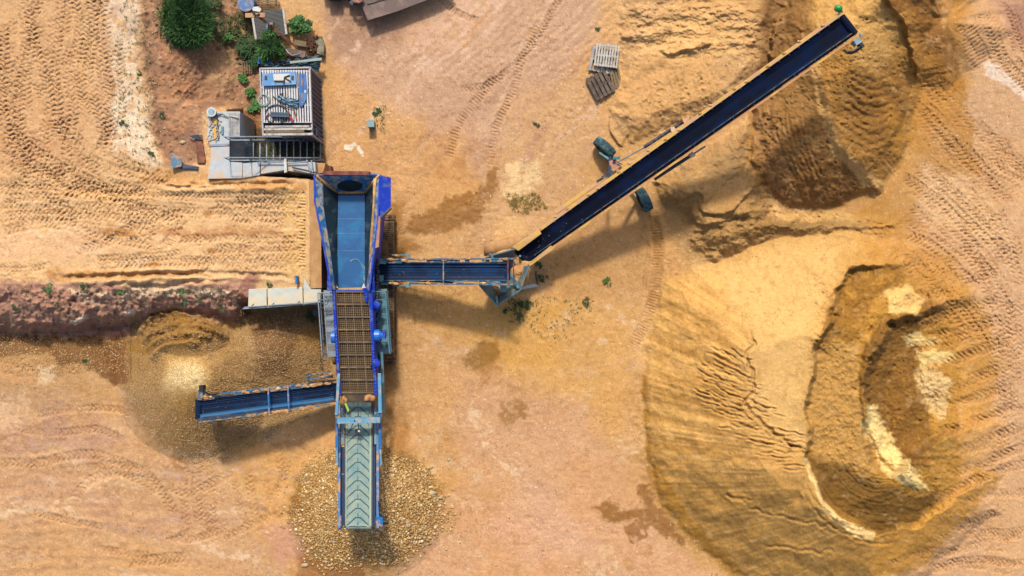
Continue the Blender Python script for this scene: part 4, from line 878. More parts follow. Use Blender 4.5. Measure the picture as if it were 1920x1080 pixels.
a = MB(); a.px([(634, 363), (684, 363), (684, 541), (632, 541)], 2.60, 0.05)
hb = a.build('feeder_belt', M['beltblue'], hw_)
g_ = MB().rect(633, 410, 684, 410.6, 2.608, .006).rect(633, 437, 684, 437.6, 2.608, .006).rect(633, 470, 684, 470.5, 2.608, .006); each(g_, 'belt_seam', M['sky'], hb)
cr_ = [(656, 489), (661, 485), (668, 484), (674, 487), (680, 495), (684, 500), (684, 540), (682, 541), (681, 512), (676, 494), (670, 488), (662, 488), (657, 491)]
MB().px(cr_, 2.625, 0.02).build('spilled_sand', mat('pale_spill', 'A9B4B0', 0.9, dirt='3C7CA8', damt=.6, dsc=4), hb)
MB().plate([P(634, 363, 2.68), P(684, 363, 2.68), P(684, 365, 2.68), P(634, 365, 2.68)], 0.06).build('belt_guard', M['black'], hw_)
a = MB().px([(605, 320.5), (692, 321), (692, 328.5), (605, 328)], 3.85, 0.6); a.rect(617, 311, 621, 321, 3.7, 0.4).build('back_board', M['maroon'], hw_)
MB().plate([P(711.5, 328, 3.72), P(733, 333, 3.5), P(733, 387, 3.5), P(712, 408, 3.7)], 0.05).build('side_wing', M['deep'], hw_)
MB().plate([P(713, 407, 3.69), P(733, 388, 3.49), P(733, 391, 3.0), P(713, 412, 3.1)], 0.04).build('wing_stay', M['dsteel'], hw_)
MB().px([(706, 405), (713.5, 405), (710, 463), (701, 466)], 3.69, 0.3).build('side_post', M['pinkst'], hw_)
a = MB().plate([P(699, 470, 3.62), P(702, 548, 3.45), P(686, 543, 3.3), P(693, 490, 3.5)], 0.05).plate([P(613, 545, 3.4), P(614, 500, 3.5), P(624, 543, 3.5), P(623, 546, 3.4)], .04)
a.plate([P(681, 541, 3.55), P(690, 541, 3.5), P(688, 568, 3.4), P(684, 562, 3.4)], .04); each(a, 'side_plate', M['deep'], hw_)
MB().bpx((623, 542.5, 2.75), (682, 541, 2.75), 0.1, 0.12).build('discharge_lip', mat('sandy_lip', 'D3AE86', .8), hw_)
for (u, v) in ((630, 534), (682, 534)):
    MB().plate([P(u - 4, v + 6, 2.95), P(u, v - 3, 2.75), P(u + 4, v + 6, 2.95), P(u, v + 3, 2.8)], 0.03).build('corner_plate', M['white'], hw_)
# screen box
def zs(v): return 3.35 - 0.45 * (v - 545) / 195.0
def ul(v): return 631 + (642 - 631) * (v - 545) / 195.0
def ur(v): return 690 + (702 - 690) * (v - 545) / 195.0
sb = MB()
sb.prism([P(*p) for p in ((622.5, 545, 3.5), (627.5, 545, 3.5), (633, 640, 3.25), (639, 742, 3.0), (634.5, 744, 3.0), (628, 640, 3.25))], 0.9)
sb.prism([P(*p) for p in ((690.5, 546, 3.5), (698, 545, 3.5), (700, 600, 3.35), (703, 690, 3.1), (707, 720, 3.05), (706, 742, 3.0), (702, 742, 3.0), (697, 660, 3.2))], 0.9)
sbo = sb.build('screen_box', M['deep'], S)
a = MB()
for k in range(30):
    v = 552 + k * 6.4
    for (uu) in (ul(v) - 6.0 + 0.7, ur(v) + 3.5): a.rect(uu - .6, v, uu + .6, v + 1.2, zs(v) + 0.13, 0.05)
a.build('bolt', M['sky'], sbo)['kind'] = 'stuff'
a = MB().prism([P(ul(545) - 2, 545, 2.55), P(ur(545) + 1, 545, 2.55), P(ur(740) + 1, 740, 2.2), P(ul(740) - 2, 740, 2.2)], 0.05); a.build('under_chute', M['chute'], sbo)
a = MB()
for k in range(17):
    f = k / 16; u0, u1 = lerp(ul(548), ur(548), f), lerp(ul(738), ur(738), f); a.bpx((u0, 548, zs(548) - .1), (u1, 738, zs(738) - .1), 0.02, 0.02)
for k in range(56):
    v = 549 + k * 3.4; a.bpx((ul(v), v, zs(v) - .085), (ur(v), v, zs(v) - .085), 0.02, 0.02)
for f in (.25, .5, .77):
    a.bpx((lerp(ul(548), ur(548), f), 548, zs(548) - .04), (lerp(ul(738), ur(738), f), 738, zs(738) - .04), 0.035, 0.03)
a.build('screen_mesh', M['wire'], sbo)
for k in range(9):
    v = 547 + k * 23.6; MB().bpx((ul(v) - 1, v, zs(v) - .05), (ur(v) + 1, v, zs(v) - .05), 0.07, 0.08).build('cross_bar', M['bar'], sbo)
a = MB().prism([P(628.5, 548, 3.3), P(632, 548, 3.3), P(641, 740, 2.9), P(638.5, 740, 2.9)], .15); a.build('rubber_edge', mat('brown_edge', '5D4A3A', .8), sbo)
MB().prism([P(640, 738, 2.85), P(703, 738, 2.85), P(700, 754, 2.55), P(650, 754, 2.55)], 0.06).build('end_plate', mat('dusty_brown_plate', '8C7058', .8, dirt='A88A68', damt=.5), sbo)
a = heap(P(693, 745, 2.78), .26, .2, .12, 3, 0); heap(P(645, 748, 2.72), .13, .22, .1, 4, .3, a); each(a, 'sand_lump', M['orange'], sbo, smooth=True)
a = MB().prism([P(645.5, 757, 2.75), P(649, 755, 2.75), P(655, 769, 2.7), P(652.5, 773, 2.7)], 0.03); a.build('tag_strip', M['lime'], S)
# drives on the box
a = MB(); c = P(712, 629, 3.1)
a.tube([c + Vector((-.22, 0, 0)), c + Vector((.0, 0, 0))], [.26, .26], 18); a.tube([c + Vector((0, 0, 0)), c + Vector((.16, 0, 0))], [.2, .12], 14); m_ = a.build('drive_wheel', mat('bright_blue', '2277DD', .4), S, smooth=False)
MB().rect(714, 622, 722, 635, 3.2, 0.4).build('motor', M['deep'], m_)
a = MB(); c = P(626.5, 632, 3.1); a.tube([c + Vector((-.1, 0, 0)), c + Vector((.06, 0, 0))], .27, 18); a.build('drive_wheel', mat('bright_blue_b', '2277DD', .4), S)
for v in (574, 683):
    a = MB(); c = P(702, v, 3.0); a.tube([c + Vector((-.05, .1, 0)), c + Vector((.2, -.05, 0))], [.24, .17], 12); a.rect(698, v - 9, 704, v + 9, 2.95, .5); a.build('spring_mount', M['deep'], S)
# walkways with rails
def walkway(pts, z, nslat, side):
    p = [P(u, v, z) for u, v in pts]   # inner-top, outer-top, outer-bottom, inner-bottom
    wk = MB()
    for k in range(nslat + 1):
        f = k / nslat; wk.beam(p[0].lerp(p[3], f), p[1].lerp(p[2], f), 0.035, 0.04)
    for k in range(6):
        f = k / 5; wk.beam(p[0].lerp(p[3], f), p[1].lerp(p[2], f), 0.22, 0.045)
    wk.beam(p[0], p[3], .06, .1); wk.beam(p[1], p[2], .06, .1)
    for f in (0.1, .5, .9): wk.beam(p[1].lerp(p[2], f) - Vector((0, 0, .05)), bel(p[0].lerp(p[3], f), 1.4), .06, .06)
    w_ = wk.build('walkway', M['galv'] if side < 0 else M['teal'], S)
    r = MB(); q = p[1] + Vector((side * .06, 0, 0)); e = p[2] + Vector((side * .06, 0, 0))
    for h in (0.55, 1.0): r.tube([q + Vector((0, 0, h)), e + Vector((0, 0, h))], 0.025, 6)
    for k in range(5): c = q.lerp(e, k / 4); r.tube([c, c + Vector((0, 0, 1.0))], 0.022, 6)
    r.tube([q + Vector((0, 0, 1.0)), p[0] + Vector((0, 0, 1.0)), p[0] + Vector((0, 0, .5))], .025, 6)
    r.build('handrail', M['teal'] if side > 0 else M['galv'], w_)
walkway([(626, 549), (607, 549), (615, 664), (632, 664)], 2.4, 44, -1)
walkway([(703, 547), (726, 546), (733, 658), (710, 660)], 2.1, 44, 1)
a = MB(); a.tube([P(631, 662, 2.3), P(612, 664, 2.35), P(610, 676, 2.3), P(604, 676, 3.0)], .025, 6); a.tube([P(603, 563, 3.2), P(618, 558, 3.3), P(613, 572, 3.0), P(600, 566, 3.2)], .022, 6)
a.tube([P(707, 549, 2.9), P(707, 562, 2.95), P(722, 563, 2.95), P(723, 560, 3.0)], .022, 6); each(a, 'ladder_rail', M['teal'], S)
a = MB()
for k in range(6): a.bpx((706, 558 + k * 16, 2.4), (712, 560 + k * 16, 2.3), .2, .25)
each(a, 'hydraulic_block', M['dsteel'], S)
MB().px([(586, 581), (597, 578), (598, 590), (588, 592)], 1.6, .5).build('toolbox', M['dsteel'], S)

# generic belt conveyor in 3-D: four corner points, trough, rails
WL = mat('belt_wear', '1B426E', .5)
def conveyor(name, a0, a1, b0, b1, beltmat, railmat, parent, trough=0.06, rail=0.1, depth=0.25, lines=0, label=None):
    """a0->a1 one belt edge, b0->b1 the other, tail to head"""
    root = MB()
    for p, q in ((a0, a1), (b0, b1)):
        root.beam(p + Vector((0, 0, -depth / 2 + .04)), q + Vector((0, 0, -depth / 2 + .04)), rail, depth)
    r = root.build(name, railmat, parent, label=label)
    d = (a1 - a0).normalized(); b = MB(); pr_ = [0, .04, .28, .72, .96, 1]; dz = [0.0, -0.02, -trough, -trough, -0.02, 0.0]
    n = 2; vs_ = []
    for e in (0, 1):
        for f, z in zip(pr_, dz): q = (a1 if e else a0).lerp(b1 if e else b0, f); vs_.append(q + Vector((0, 0, z)))
    k = len(pr_); b.add(vs_ + [v - Vector((0, 0, .03)) for v in vs_], [(i, i + 1, k + i + 1, k + i) for i in range(k - 1)] + [(2 * k + i, 3 * k + i, 3 * k + i + 1, 2 * k + i + 1) for i in range(k - 1)])
    # head and tail drums wrapped by the belt, return run below
    for e, s_ in ((a0, b0), (a1, b1)): b.tube([e.lerp(s_, .03) - Vector((0, 0, .17)), e.lerp(s_, .97) - Vector((0, 0, .17))], 0.14, 14)
    b.plate([a0.lerp(b0, .05) - Vector((0, 0, .32)), b0.lerp(a0, .05) - Vector((0, 0, .32)), b1.lerp(a1, .05) - Vector((0, 0, .32)), a1.lerp(b1, .05) - Vector((0, 0, .32))], .02)
    bo = b.build('belt', beltmat, r)
    if lines:
        l = MB()
        for f in lines: l.beam(a0.lerp(b0, f) + Vector((0, 0, -trough * (1 if .28 <= f <= .72 else .4) + .012)), a1.lerp(b1, f) + Vector((0, 0, -trough * (1 if .28 <= f <= .72 else .4) + .012)), .014, .012)
        l.build('belt_wear_line', WL, bo)
    return r
# right side conveyor
rc = conveyor('side_conveyor', P(706, 492, 1.6), P(951, 493, 3.0), P(706, 527, 1.6), P(951, 526.5, 3.0), M['navy'], M['dsteel'], S, 0.09, 0.05, .22, (.2, .36, .5, .64, .82))
def zc(u): return 1.6 + (u - 706) / 245 * 1.4
a = MB().bpx((712, 486.5, zc(712) + .03), (968, 485, zc(968) + .06), .07, .12).bpx((770, 532, zc(770) + .02), (969, 533.5, zc(968) + .06), .07, .12).bpx((712, 526.3, zc(712) + .06), (951, 526, 3.06), .03, .05)
for u0, u1 in ((727, 757), (800, 828), (872, 880), (838, 862)): a.bpx((u0, 490, zc(u0) + .02), (u1, 490, zc(u1) + .02), .17, .06)
for u0, u1 in ((768, 784), (850, 868), (920, 940)): a.bpx((u0, 531, zc(u0) + .05), (u1, 531.5, zc(u1) + .05), .1, .1)
a.bpx((918, 489, zc(918) + .05), (943, 488, zc(943) + .05), .12, .1); each(a, 'edge_rail', M['frame'], rc)
a = MB()
for u0, u1, v in ((735, 768, 478), (735, 765, 535.5)): a.bpx((u0, v, zc(u0) - .05), (u1, v, zc(u1) - .05), .06, .06)
for u in (767,): a.rect(u - 3, 476, u + 1, 487, zc(u), .2).rect(u - 6, 531, u + 2, 539, zc(u), .2)
for u0 in (706,): a.rect(703, 484, 724, 495, 1.75, .3).rect(703, 516, 719, 528, 1.75, .3).rect(713, 526, 727, 534, 1.6, .3)
each(a, 'bracket', M['teal'], rc)
a = MB()
for i, (u, v) in enumerate([(731, 486), (745, 479), (757, 488), (790, 487), (806, 485), (735, 531), (742, 532), (802, 531), (880, 485), (905, 531), (950, 486)]): a.blob(P(u, v, zc(u) + .1), .14, .06, .05, i, .3)
each(a, 'sand_crust', M['sand'], rc)
MB().bpx((831.5, 484, zc(831) + .30), (831.5, 533, zc(831) + .30), .06, .08).bpx((831.5, 484, zc(831)), (831.5, 484, zc(831) + .34), .06, .06).bpx((831.5, 533, zc(831)), (831.5, 533, zc(831) + .34), .06, .06).build('cross_bar', M['frame'], rc)
for u in (952.5, 963): MB().bpx((u, 486, zc(u) + .22), (u, 533, zc(u) + .22), .045, .07).bpx((u, 486, zc(u)), (u, 486, zc(u) + .25), .04, .04).bpx((u, 533, zc(u)), (u, 533, zc(u) + .25), .04, .04).build('end_bar', M['maroon'], rc)
each(MB().bpx((855, 488, zc(855) - .2), (735, 500, 1.0), .07, .07).bpx((855, 530, zc(855) - .2), (735, 525, 1.0), .07, .07), 'support_strut', M['dsteel'], rc)
# left side conveyor
lc = conveyor('side_conveyor', P(630, 719, 1.6), P(370, 749, 3.0), P(630, 753, 1.6), P(370, 788, 3.0), M['navy'], M['dsteel'], S, 0.12, 0.05, .25, (.1, .18, .26, .5, .74))
def lu(u, side): f = (630 - u) / 260; return (lerp(719, 749, f) if side else lerp(753, 788, f)), 1.6 + 1.4 * f
def lb(mb, u0, u1, side, dv, w, h, dz=0.03):
    v0, z0 = lu(u0, side); v1, z1 = lu(u1, side); mb.bpx((u0, v0 + dv, z0 + dz), (u1, v1 + dv, z1 + dz), w, h)
a = MB(); lb(a, 630, 372, 1, -6, .08, .12); lb(a, 632, 372, 0, 4, .06, .14, -.03); lb(a, 600, 545, 1, -2, .16, .05, .05)
lb(a, 538, 506, 1, -2, .17, .05, .05); lb(a, 496, 460, 1, -4, .12, .06, .05); lb(a, 455, 440, 1, -3, .14, .06, .05); lb(a, 402, 380, 1, 0, .14, .05, .05); lb(a, 574, 550, 0, 3, .12, .06, .05); lb(a, 480, 462, 0, 4, .12, .06, .05)
each(a, 'edge_rail', M['frame'], lc)
lb2 = MB(); lb(lb2, 626, 372, 0, -7, .16, .012, -.055); lb2.build('painted_lit_band', mat('painted_lit_belt', '3B82B4', .35), lc)  # sunlit band of the belt, painted as a paler strip
a = MB(); rs = random.Random(5)
for k in range(46):
    u = rs.uniform(378, 628); sd_ = rs.random() < .55
    if sd_ and 395 < u < 455: continue
    if not sd_ and (u < 455 or rs.random() < .3) and u < 455: continue
    v, z = lu(u, sd_); a.blob(P(u, v + (-3 if sd_ else 4) + rs.uniform(-1.5, 1.5), z + .09), rs.uniform(.08, .24), rs.uniform(.04, .09), .05, k, .35)
each(a, 'sand_crust', M['sand'], lc)
for u in (503, 540):
    v0, z0 = lu(u, True); v1, z1 = lu(u, False)
    MB().bpx((u, v0 - 6, z0 + .32), (u + 2, v1 + 4, z1 + .32), .07, .08).bpx((u, v0 - 6, z0), (u, v0 - 6, z0 + .36), .06, .06).bpx((u + 2, v1 + 4, z1), (u + 2, v1 + 4, z1 + .36), .06, .06).build('cross_bar', M['blue'], lc)
MB().rect(372, 731, 380, 747, 3.15, .35).rect(370, 743, 378, 750, 3.1, .3).build('head_motor', M['frame'], lc)
MB().rect(373, 723, 381, 733, 3.2, .35).tube([P(380, 726, 3.1), P(386, 736, 3.15), P(395, 740, 3.0), P(412, 738, 3.0)], .03, 6).build('motor_cap', M['black'], lc)
a = MB().bpx((575, 712, 2.15), (634, 703, 1.95), .06, .08).bpx((577, 706, 2.15), (577, 722, 2.0), .1, .1).bpx((578, 703, 2.1), (620, 696, 2.0), .05, .05); each(a, 'bracket', M['frame'], lc)
a = MB().blob(P(612, 708, 1.95), .35, .1, .08, 1).blob(P(620, 702, 2.05), .1, .08, .1, 2); each(a, 'mud_lump', M['sand'], lc)
each(MB().bpx((510, 735, 2.0), (625, 730, .9), .07, .07).bpx((510, 770, 2.0), (625, 750, .9), .07, .07), 'support_strut', M['dsteel'], lc)
# main discharge conveyor with chevron belt
def zt(v): return 1.85 + (v - 752) / 238 * 1.35
mc = conveyor('main_conveyor', P(647, 754, zt(754)), P(646.5, 988, zt(988)), P(698, 754, zt(754)), P(697.5, 988, zt(988)), M['chev'], M['dsteel'], S, 0.05, 0.06, .3)
a = MB()
for k in range(14):
    v = 763 + k * 17.2; vs2 = v
    for s_ in (-1, 1):
        c0 = (671 + s_ * 3.5, v); c1 = (671 + s_ * 20, v + 15)
        if c1[1] > 988: c1 = (671 + s_ * 16, 987)
        a.bpx((c0[0], c0[1], zt(c0[1]) - .035), (c1[0], c1[1], zt(c1[1]) - .028), .035, .03); 
        if c1[1] + 3 < 987: a.bpx((c1[0], c1[1], zt(c1[1]) - .028), (c1[0], c1[1] + 4, zt(c1[1] + 4) - .025), .03, .03)
    a.bpx((671, v - 8, zt(v - 8) - .04), (671, v + 1, zt(v + 1) - .04), .03, .03)
    a.bpx((667, v + 1, zt(v + 1) - .04), (675, v + 1, zt(v + 1) - .04), .03, .03)
a.build('chevron_cleats', M['cleat'], mc)
each(MB().bpx((695.5, 800, zt(800) + .01), (695, 986, zt(986) + .01), .10, .02).bpx((649, 800, zt(800) + .01), (648.5, 986, zt(986) + .01), .05, .02), 'belt_edge_strip', M['strip'], mc)
for (u, w_) in ((637, .10), (709, .11)): MB().bpx((u, 760, zt(760) - .05), (u, 990, zt(990) - .05), w_, .28).build('side_beam', M['blue'], mc)
gm_ = mat('dark_slate_guard', '2E3B58', .4)
for u in (643.3, 702):
    MB().tube([P(u, 838, zt(838) + .03), P(u, 888, zt(888) + .03)], .075, 8).build('side_guard', gm_, mc); MB().tube([P(u, 890, zt(890) + .03), P(u, 986, zt(986) + .03)], .07, 8).build('side_guard', gm_, mc)
for u in (642, 704): MB().bpx((u, 765, zt(765) + .1), (u, 833, zt(833) + .08), .10, .06).build('skirt', M['teal'], mc)
for u in (631.5, 713):
    c = MB().tube([P(u, 795, 2.55), P(u + (.5 if u < 660 else 0), 842, 2.7)], .075, 8); s1 = c.build('hydraulic_ram', M['blue'], mc)
    MB().tube([P(u, 840, 2.7), P(u + 1.5, 872, 2.75)], .05, 8).build('ram_rod', M['sky'], s1)
a = MB().bpx((633, 788.5, 2.95), (713, 787, 2.95), .24, .22); ga = a.build('gantry_beam', M['sky'], S)
each(MB().pz([(628.5, 776, 2.98), (637, 780, 2.98), (640, 794, 2.98), (629, 794, 2.98)], .3).pz([(717, 770, 2.98), (712, 772, 2.98), (695, 782, 2.98), (696, 792, 2.98), (714, 791, 2.98)], .3), 'gusset', M['frame'], ga)
each(MB().bpx((635.5, 700, 3.05), (631, 778, 3.0), .12, .12).bpx((711.5, 700, 3.05), (713, 774, 3.0), .14, .12), 'gantry_arm', M['sky'], ga)
MB().bpx((718, 705, 2.4), (719, 775, 2.2), .1, .1).bpx((716, 660, 2.6), (718, 705, 2.4), .1, .1).build('valve_pipe', M['teal'], S)
a = MB().tube([P(665, 788, 3.1), P(654, 811, 2.6)], .02, 5).tube([P(634, 812, 2.55), P(668, 811, 2.6)], .02, 5).tube([P(672, 760, 2.4), P(672.5, 818, 2.65)], .018, 5); sc_ = each(a, 'sensor_rod', M['dsteel'], S)
MB().rect(666, 806, 671, 811, 2.75, .1).build('sensor', M['black'], sc_); MB().rect(671, 807, 675, 810, 2.77, .08).build('sensor_lens', M['white'], sc_)
MB().rect(706, 970, 718, 987, 3.25, .35).build('head_motor', M['blue'], mc); MB().tube([P(717, 979, 3.1), P(728, 979, 3.1)], .11, 10).tube([P(710, 940, 3.1), P(712, 965, 3.15), P(725, 972, 3.1)], .03, 6).build('motor_cap', M['black'], mc)
each(MB().rect(634, 968, 640, 993, 3.2, .35).rect(704, 970, 709, 991, 3.2, .35), 'head_bracket', M['blue'], mc)
each(MB().bpx((650, 880, zt(880) - .3), (655, 790, .9), .08, .08).bpx((696, 880, zt(880) - .3), (694, 790, .9), .08, .08), 'support_strut', M['dsteel'], mc)
# engine box under the hopper front, to the right of the left conveyor
MB().rect(699, 464, 706, 545, 2.6, 1.2).rect(640, 660, 705, 742, 2.0, .5).build('engine_housing', M['dsteel'], S)
a = MB()
for k in range(10): a.blob(P(704 + rng.random() * 4, 468 + k * 7, 2.7), .1, .1, .08, k, .2)
a.build('hose_bundle', M['black'], S)

# ================================================================== STACKER
K_ = thing('stacking_conveyor', P(1000, 480, 0), 'very long yellow-framed stacking conveyor with a dark navy belt, on two wheels', 'conveyor')
L0, L1 = P(962, 464, 1.3), P(1578, 22, 6.3); R0, R1 = P(991, 497, 1.3), P(1612, 66, 6.3)
def kp(t, f, dz=0.0): q = L0.lerp(L1, t).lerp(R0.lerp(R1, t), f); return q + Vector((0, 0, dz))
def kpu(u, v, z=None):
    """t along the stacker nearest a plan point"""
    return ((u - 962) * 616 + (v - 464) * -442) / (616 ** 2 + 442 ** 2)
a = MB(); vs_ = []; pf = [.10, .14, .34, .70, .79, .84, .90]; pz_ = [0.0, -.05, -.13, -.13, -.05, -.02, -.06]
for e in (0.0, 1.0):
    for f, z in zip(pf, pz_): vs_.append(kp(e, f, z))
k = len(pf); a.add(vs_, [(i, i + 1, k + i + 1, k + i) for i in range(k - 1)])
for e in (.004, .997): a.tube([kp(e, .12, -.16), kp(e, .88, -.16)], .15, 14)
a.plate([kp(0, .12, -.34), kp(0, .88, -.34), kp(1, .88, -.34), kp(1, .12, -.34)], .02)
kb = a.build('belt', M['navy2'], K_)
MB().beam(kp(.03, .795, -.035), kp(1, .795, -.035), .02, .015).build('belt_crease', M['frame'], kb)
a = MB().beam(kp(0.02, .04, -.07), kp(1.0, .04, -.07), .15, .22); a.build('side_beam', M['yel'], K_)
a = MB().beam(kp(0.0, .97, -.07), kp(1.0, .97, -.07), .09, .22); a.build('side_beam', M['peach'], K_)
a = MB().beam(kp(0.0, .12, -.42), kp(.8, .12, -.42), .07, .07).beam(kp(0.0, .9, -.42), kp(.8, .9, -.42), .07, .07)
for k in range(22):
    t = k / 22 * .8; 
    for f in (.12, .9): a.beam(kp(t, f, -.42), kp(t + .018, f, -.1), .045, .045); a.beam(kp(t + .018, f, -.1), kp(t + .036, f, -.42), .045, .045)
    a.beam(kp(t, .12, -.42), kp(t, .9, -.42), .05, .05)
a.build('truss', M['peach'], K_)
a = MB(); b = MB()
for k in range(34):
    t = .075 + k * .0275
    a.beam(kp(t, .095, .0), kp(t + .016, .095, .0), .04, .05); b.tube([kp(t + .004, .10, -.01), kp(t + .004, .16, -.01)], .03, 6)
for k in range(16):
    t = .075 + k * .058; b.tube([kp(t, .80, .0), kp(t, .84, .03)], .045, 7); b.beam(kp(t, .82, -.05), kp(t, .95, -.05), .03, .03)
a.build('idler_bracket', M['peach'], K_); each(b, 'idler_roller', M['dsteel'], K_)
a = MB()
for k in range(18): t = .09 + k * .05 + .01 * math.sin(k * 9); a.blob(kp(t, .02 + .04 * math.sin(k * 5), .05), .09, .05, .03, k, .3)
each(a, 'sand_crust', M['sand'], K_)
gr_n = random.Random(77)
def grit(n, fn, parent):
    q = MB()
    for k in range(n):
        p = fn(gr_n.random(), gr_n.random()); r = gr_n.uniform(.008, .02); q.blob(p, r, r * .8, r * .5, k, .3, 5, 3)
    o = q.build('spilled_grit', M['sand'], parent); o['kind'] = 'stuff'
grit(34, lambda s, t: kp(s * s * .22 + .01, .2 + .55 * t, -.11), kb)
grit(14, lambda s, t: P(lerp(634, 683, t if t < .7 else .97), lerp(366, 540, s), 2.62), hb)
grit(10, lambda s, t: P(lerp(650, 696, t), lerp(760, 985, s), zt(lerp(760, 985, s)) - .02), mc)
grit(22, lambda s, t: P(lerp(712, 948, s), lerp(496, 524, t), zc(lerp(712, 948, s)) - .06), rc)
grit(26, lambda s, t: P(lerp(628, 374, s), lerp(lerp(726, 748, t), lerp(756, 782, t), s), lerp(1.6, 3.0, s) - .08), lc)
# tail skirts
a = MB().pz([(960, 463, 1.62), (972, 470, 1.62), (1015, 438, 2.0), (1010, 428, 2.0)], .35).pz([(990, 495, 1.62), (1033, 460, 2.0), (1038.5, 466, 2.0), (994, 499, 1.6)], .4); each(a, 'loading_skirt', M['yel'], K_)
a = MB().bpx((1042, 398, 2.0), (1119, 343, 2.6), .17, .05).bpx((1042, 403, 1.95), (1119, 348, 2.55), .12, .05); each(a, 'deck_plate', M['yel'], K_)
# feed box at the tail
rim = [(911, 482), (967, 466), (992, 498), (975, 544), (932, 573), (899, 535)]; zf = [1.9, 2.0, 2.0, 1.9, 1.8, 1.8]
rp = [P(u, v, z) for (u, v), z in zip(rim, zf)]; cen = [P(940, 497, .95), P(962, 486, .95), P(970, 500, .95), P(960, 515, .95), P(936, 552, .95), P(930, 515, .95)]
a = MB()
for i in range(6):
    j = (i + 1) % 6
    if i == 1: continue
    a.plate([rp[i], rp[j], cen[j], cen[i]], .02)
    a.beam(rp[i], rp[j], .06, .09)
a.plate(cen, .02); fb = a.build('feed_box', mat('grey_teal_steel', '5F7C84', .5, dirt='8E8872', damt=.4, dsc=2), K_)
a = heap(P(979, 510, 1.35), .42, .62, .3, 4, -.6); heap(P(935, 480, 1.45), .75, .22, .16, 6, .3, a); heap(P(930, 545, 1.2), .22, .6, .3, 7, .1, a)
each(a, 'piled_sand', M['sand'], fb, smooth=True)
each(MB().tube([P(918, 476, 2.0), P(926, 487, 1.9)], .06, 8).bpx((957, 512, 2.0), (972, 540, 1.95), .12, .1).rect(938, 527, 950, 548, 2.1, .5).bpx((933, 570, 1.85), (931, 556, 1.6), .1, .1), 'bracket', M['teal'], fb)
a = MB().bpx((905, 490, 1.7), (905, 490, .05), .09, .09).bpx((968, 535, 1.8), (968, 535, .05), .09, .09).bpx((930, 560, 1.7), (930, 560, .05), .09, .09).bpx((975, 480, 1.8), (975, 480, .05), .09, .09); each(a, 'stand_leg', M['teal'], K_)
MB().tube([P(1003, 486, 1.3), P(1016, 480, 1.0), P(1027, 470, 1.2), P(1036, 461, 1.6)], .03, 6).build('hose', M['black'], K_)
# wheels on a swivelling axle
def wheel(u, v, ang):
    c = P(u, v, .95); c = Vector((c.x, c.y, .55)); d = Vector((math.cos(ang), -math.sin(ang), 0)); ax = Vector((d.y, -d.x, 0)); Rr, Wd = .54, .40
    a = MB(); n = 36; prof = [(-.5, .60), (-.5, .90), (-.44, .975), (-.32, 1.0), (.32, 1.0), (.44, .975), (.5, .90), (.5, .60)]
    vs_ = []
    for i in range(n):
        t = 2 * math.pi * i / n; rd = d * math.cos(t) + Vector((0, 0, 1)) * math.sin(t)
        for (x, r) in prof: vs_.append(c + ax * x * Wd + rd * r * Rr)
    k = len(prof); a.add(vs_, [(i * k + j, i * k + j + 1, ((i + 1) % n) * k + j + 1, ((i + 1) % n) * k + j) for i in range(n) for j in range(k - 1)])
    for i in range(40):   # tread lugs
        t = 2 * math.pi * i / 40
        for s_ in (-1, 1):
            t2 = t + (.08 if s_ > 0 else 0); p1 = c + ax * s_ * .03 + (d * math.cos(t2) + Vector((0, 0, 1)) * math.sin(t2)) * (Rr + .008); p2 = c + ax * s_ * .46 * Wd + (d * math.cos(t2 + .1) + Vector((0, 0, 1)) * math.sin(t2 + .1)) * (Rr - .002)
            a.beam(p1, p2, .035, .05)
    w_ = a.build('wheel', M['tyre'], K_)
    MB().tube([c - ax * .13, c + ax * .13], .30, 16).tube([c - ax * .17, c + ax * .17], .09, 10).build('rim', M['teal'], w_)
    return c
c1 = wheel(1135, 274, math.radians(41)); c2 = wheel(1210, 373, math.radians(63))
am = P(1165, 318, .55)
a = MB().beam(c1, am, .14, .14).beam(c2, am, .14, .14); a.build('axle', M['rust'], K_)
MB().bpx((1124, 286, .75), (1148, 303, .9), .09, .09).bpx((1150, 297, 1.2), (1162, 296, 1.3), .12, .12).build('steering_ram', mat('teal_ram', '2C8C9E', .4), K_)
a = MB().pz([(1142, 302, 1.3), (1156, 298, 1.3), (1163, 312, 1.5), (1146, 324, 1.4)], .35); a.build('hub_bracket', M['pinkst'], K_)
a = MB().bpx((1150, 305, 1.2), (1152, 306, .5), .12, .12); t1 = kpu(1160, 315)
for f, c in ((.3, c1), (.7, c2)): a.beam(c.lerp(am, .3) + Vector((0, 0, .1)), kp(.31, f, -.5), .12, .12)
a.build('undercarriage_frame', M['dsteel'], K_)
a = MB().blob(P(1152, 300, 1.45), .1, .07, .07, 2).bpx((1156, 303, 1.5), (1166, 308, 1.6), .05, .05).bpx((1129, 333, 2.7), (1150, 322, 2.8), .14, .12).bpx((1119, 341, 2.6), (1130, 334, 2.65), .1, .1); each(a, 'hydraulic_fitting', M['dsteel'], K_)
a = MB().tube([P(1208, 276, 3.1), P(1281, 228, 3.6)], .075, 8); hr = a.build('hydraulic_ram', M['dsteel'], K_); MB().tube([P(1160, 303, 2.4), P(1209, 276, 3.1)], .03, 6).build('ram_rod', M['galv'], hr)
a = MB().tube([P(1227, 336, 3.1), P(1292, 294, 3.6)], .075, 8); hr = a.build('hydraulic_ram', M['dsteel'], K_); MB().tube([P(1292, 294, 3.6), P(1323, 274, 3.8)], .04, 6).build('ram_rod', M['galv'], hr)
wt = mat('cream_plate', 'E8CDB4', .6)
MB().pz([(1257, 239, 3.75), (1264, 237, 3.75), (1269, 247, 3.7), (1260, 250, 3.7)], .2).build('mounting_plate', wt, K_); MB().pz([(1291, 288, 3.7), (1299, 284, 3.75), (1305, 292, 3.7), (1296, 296, 3.7)], .2).build('mounting_plate', wt, K_)
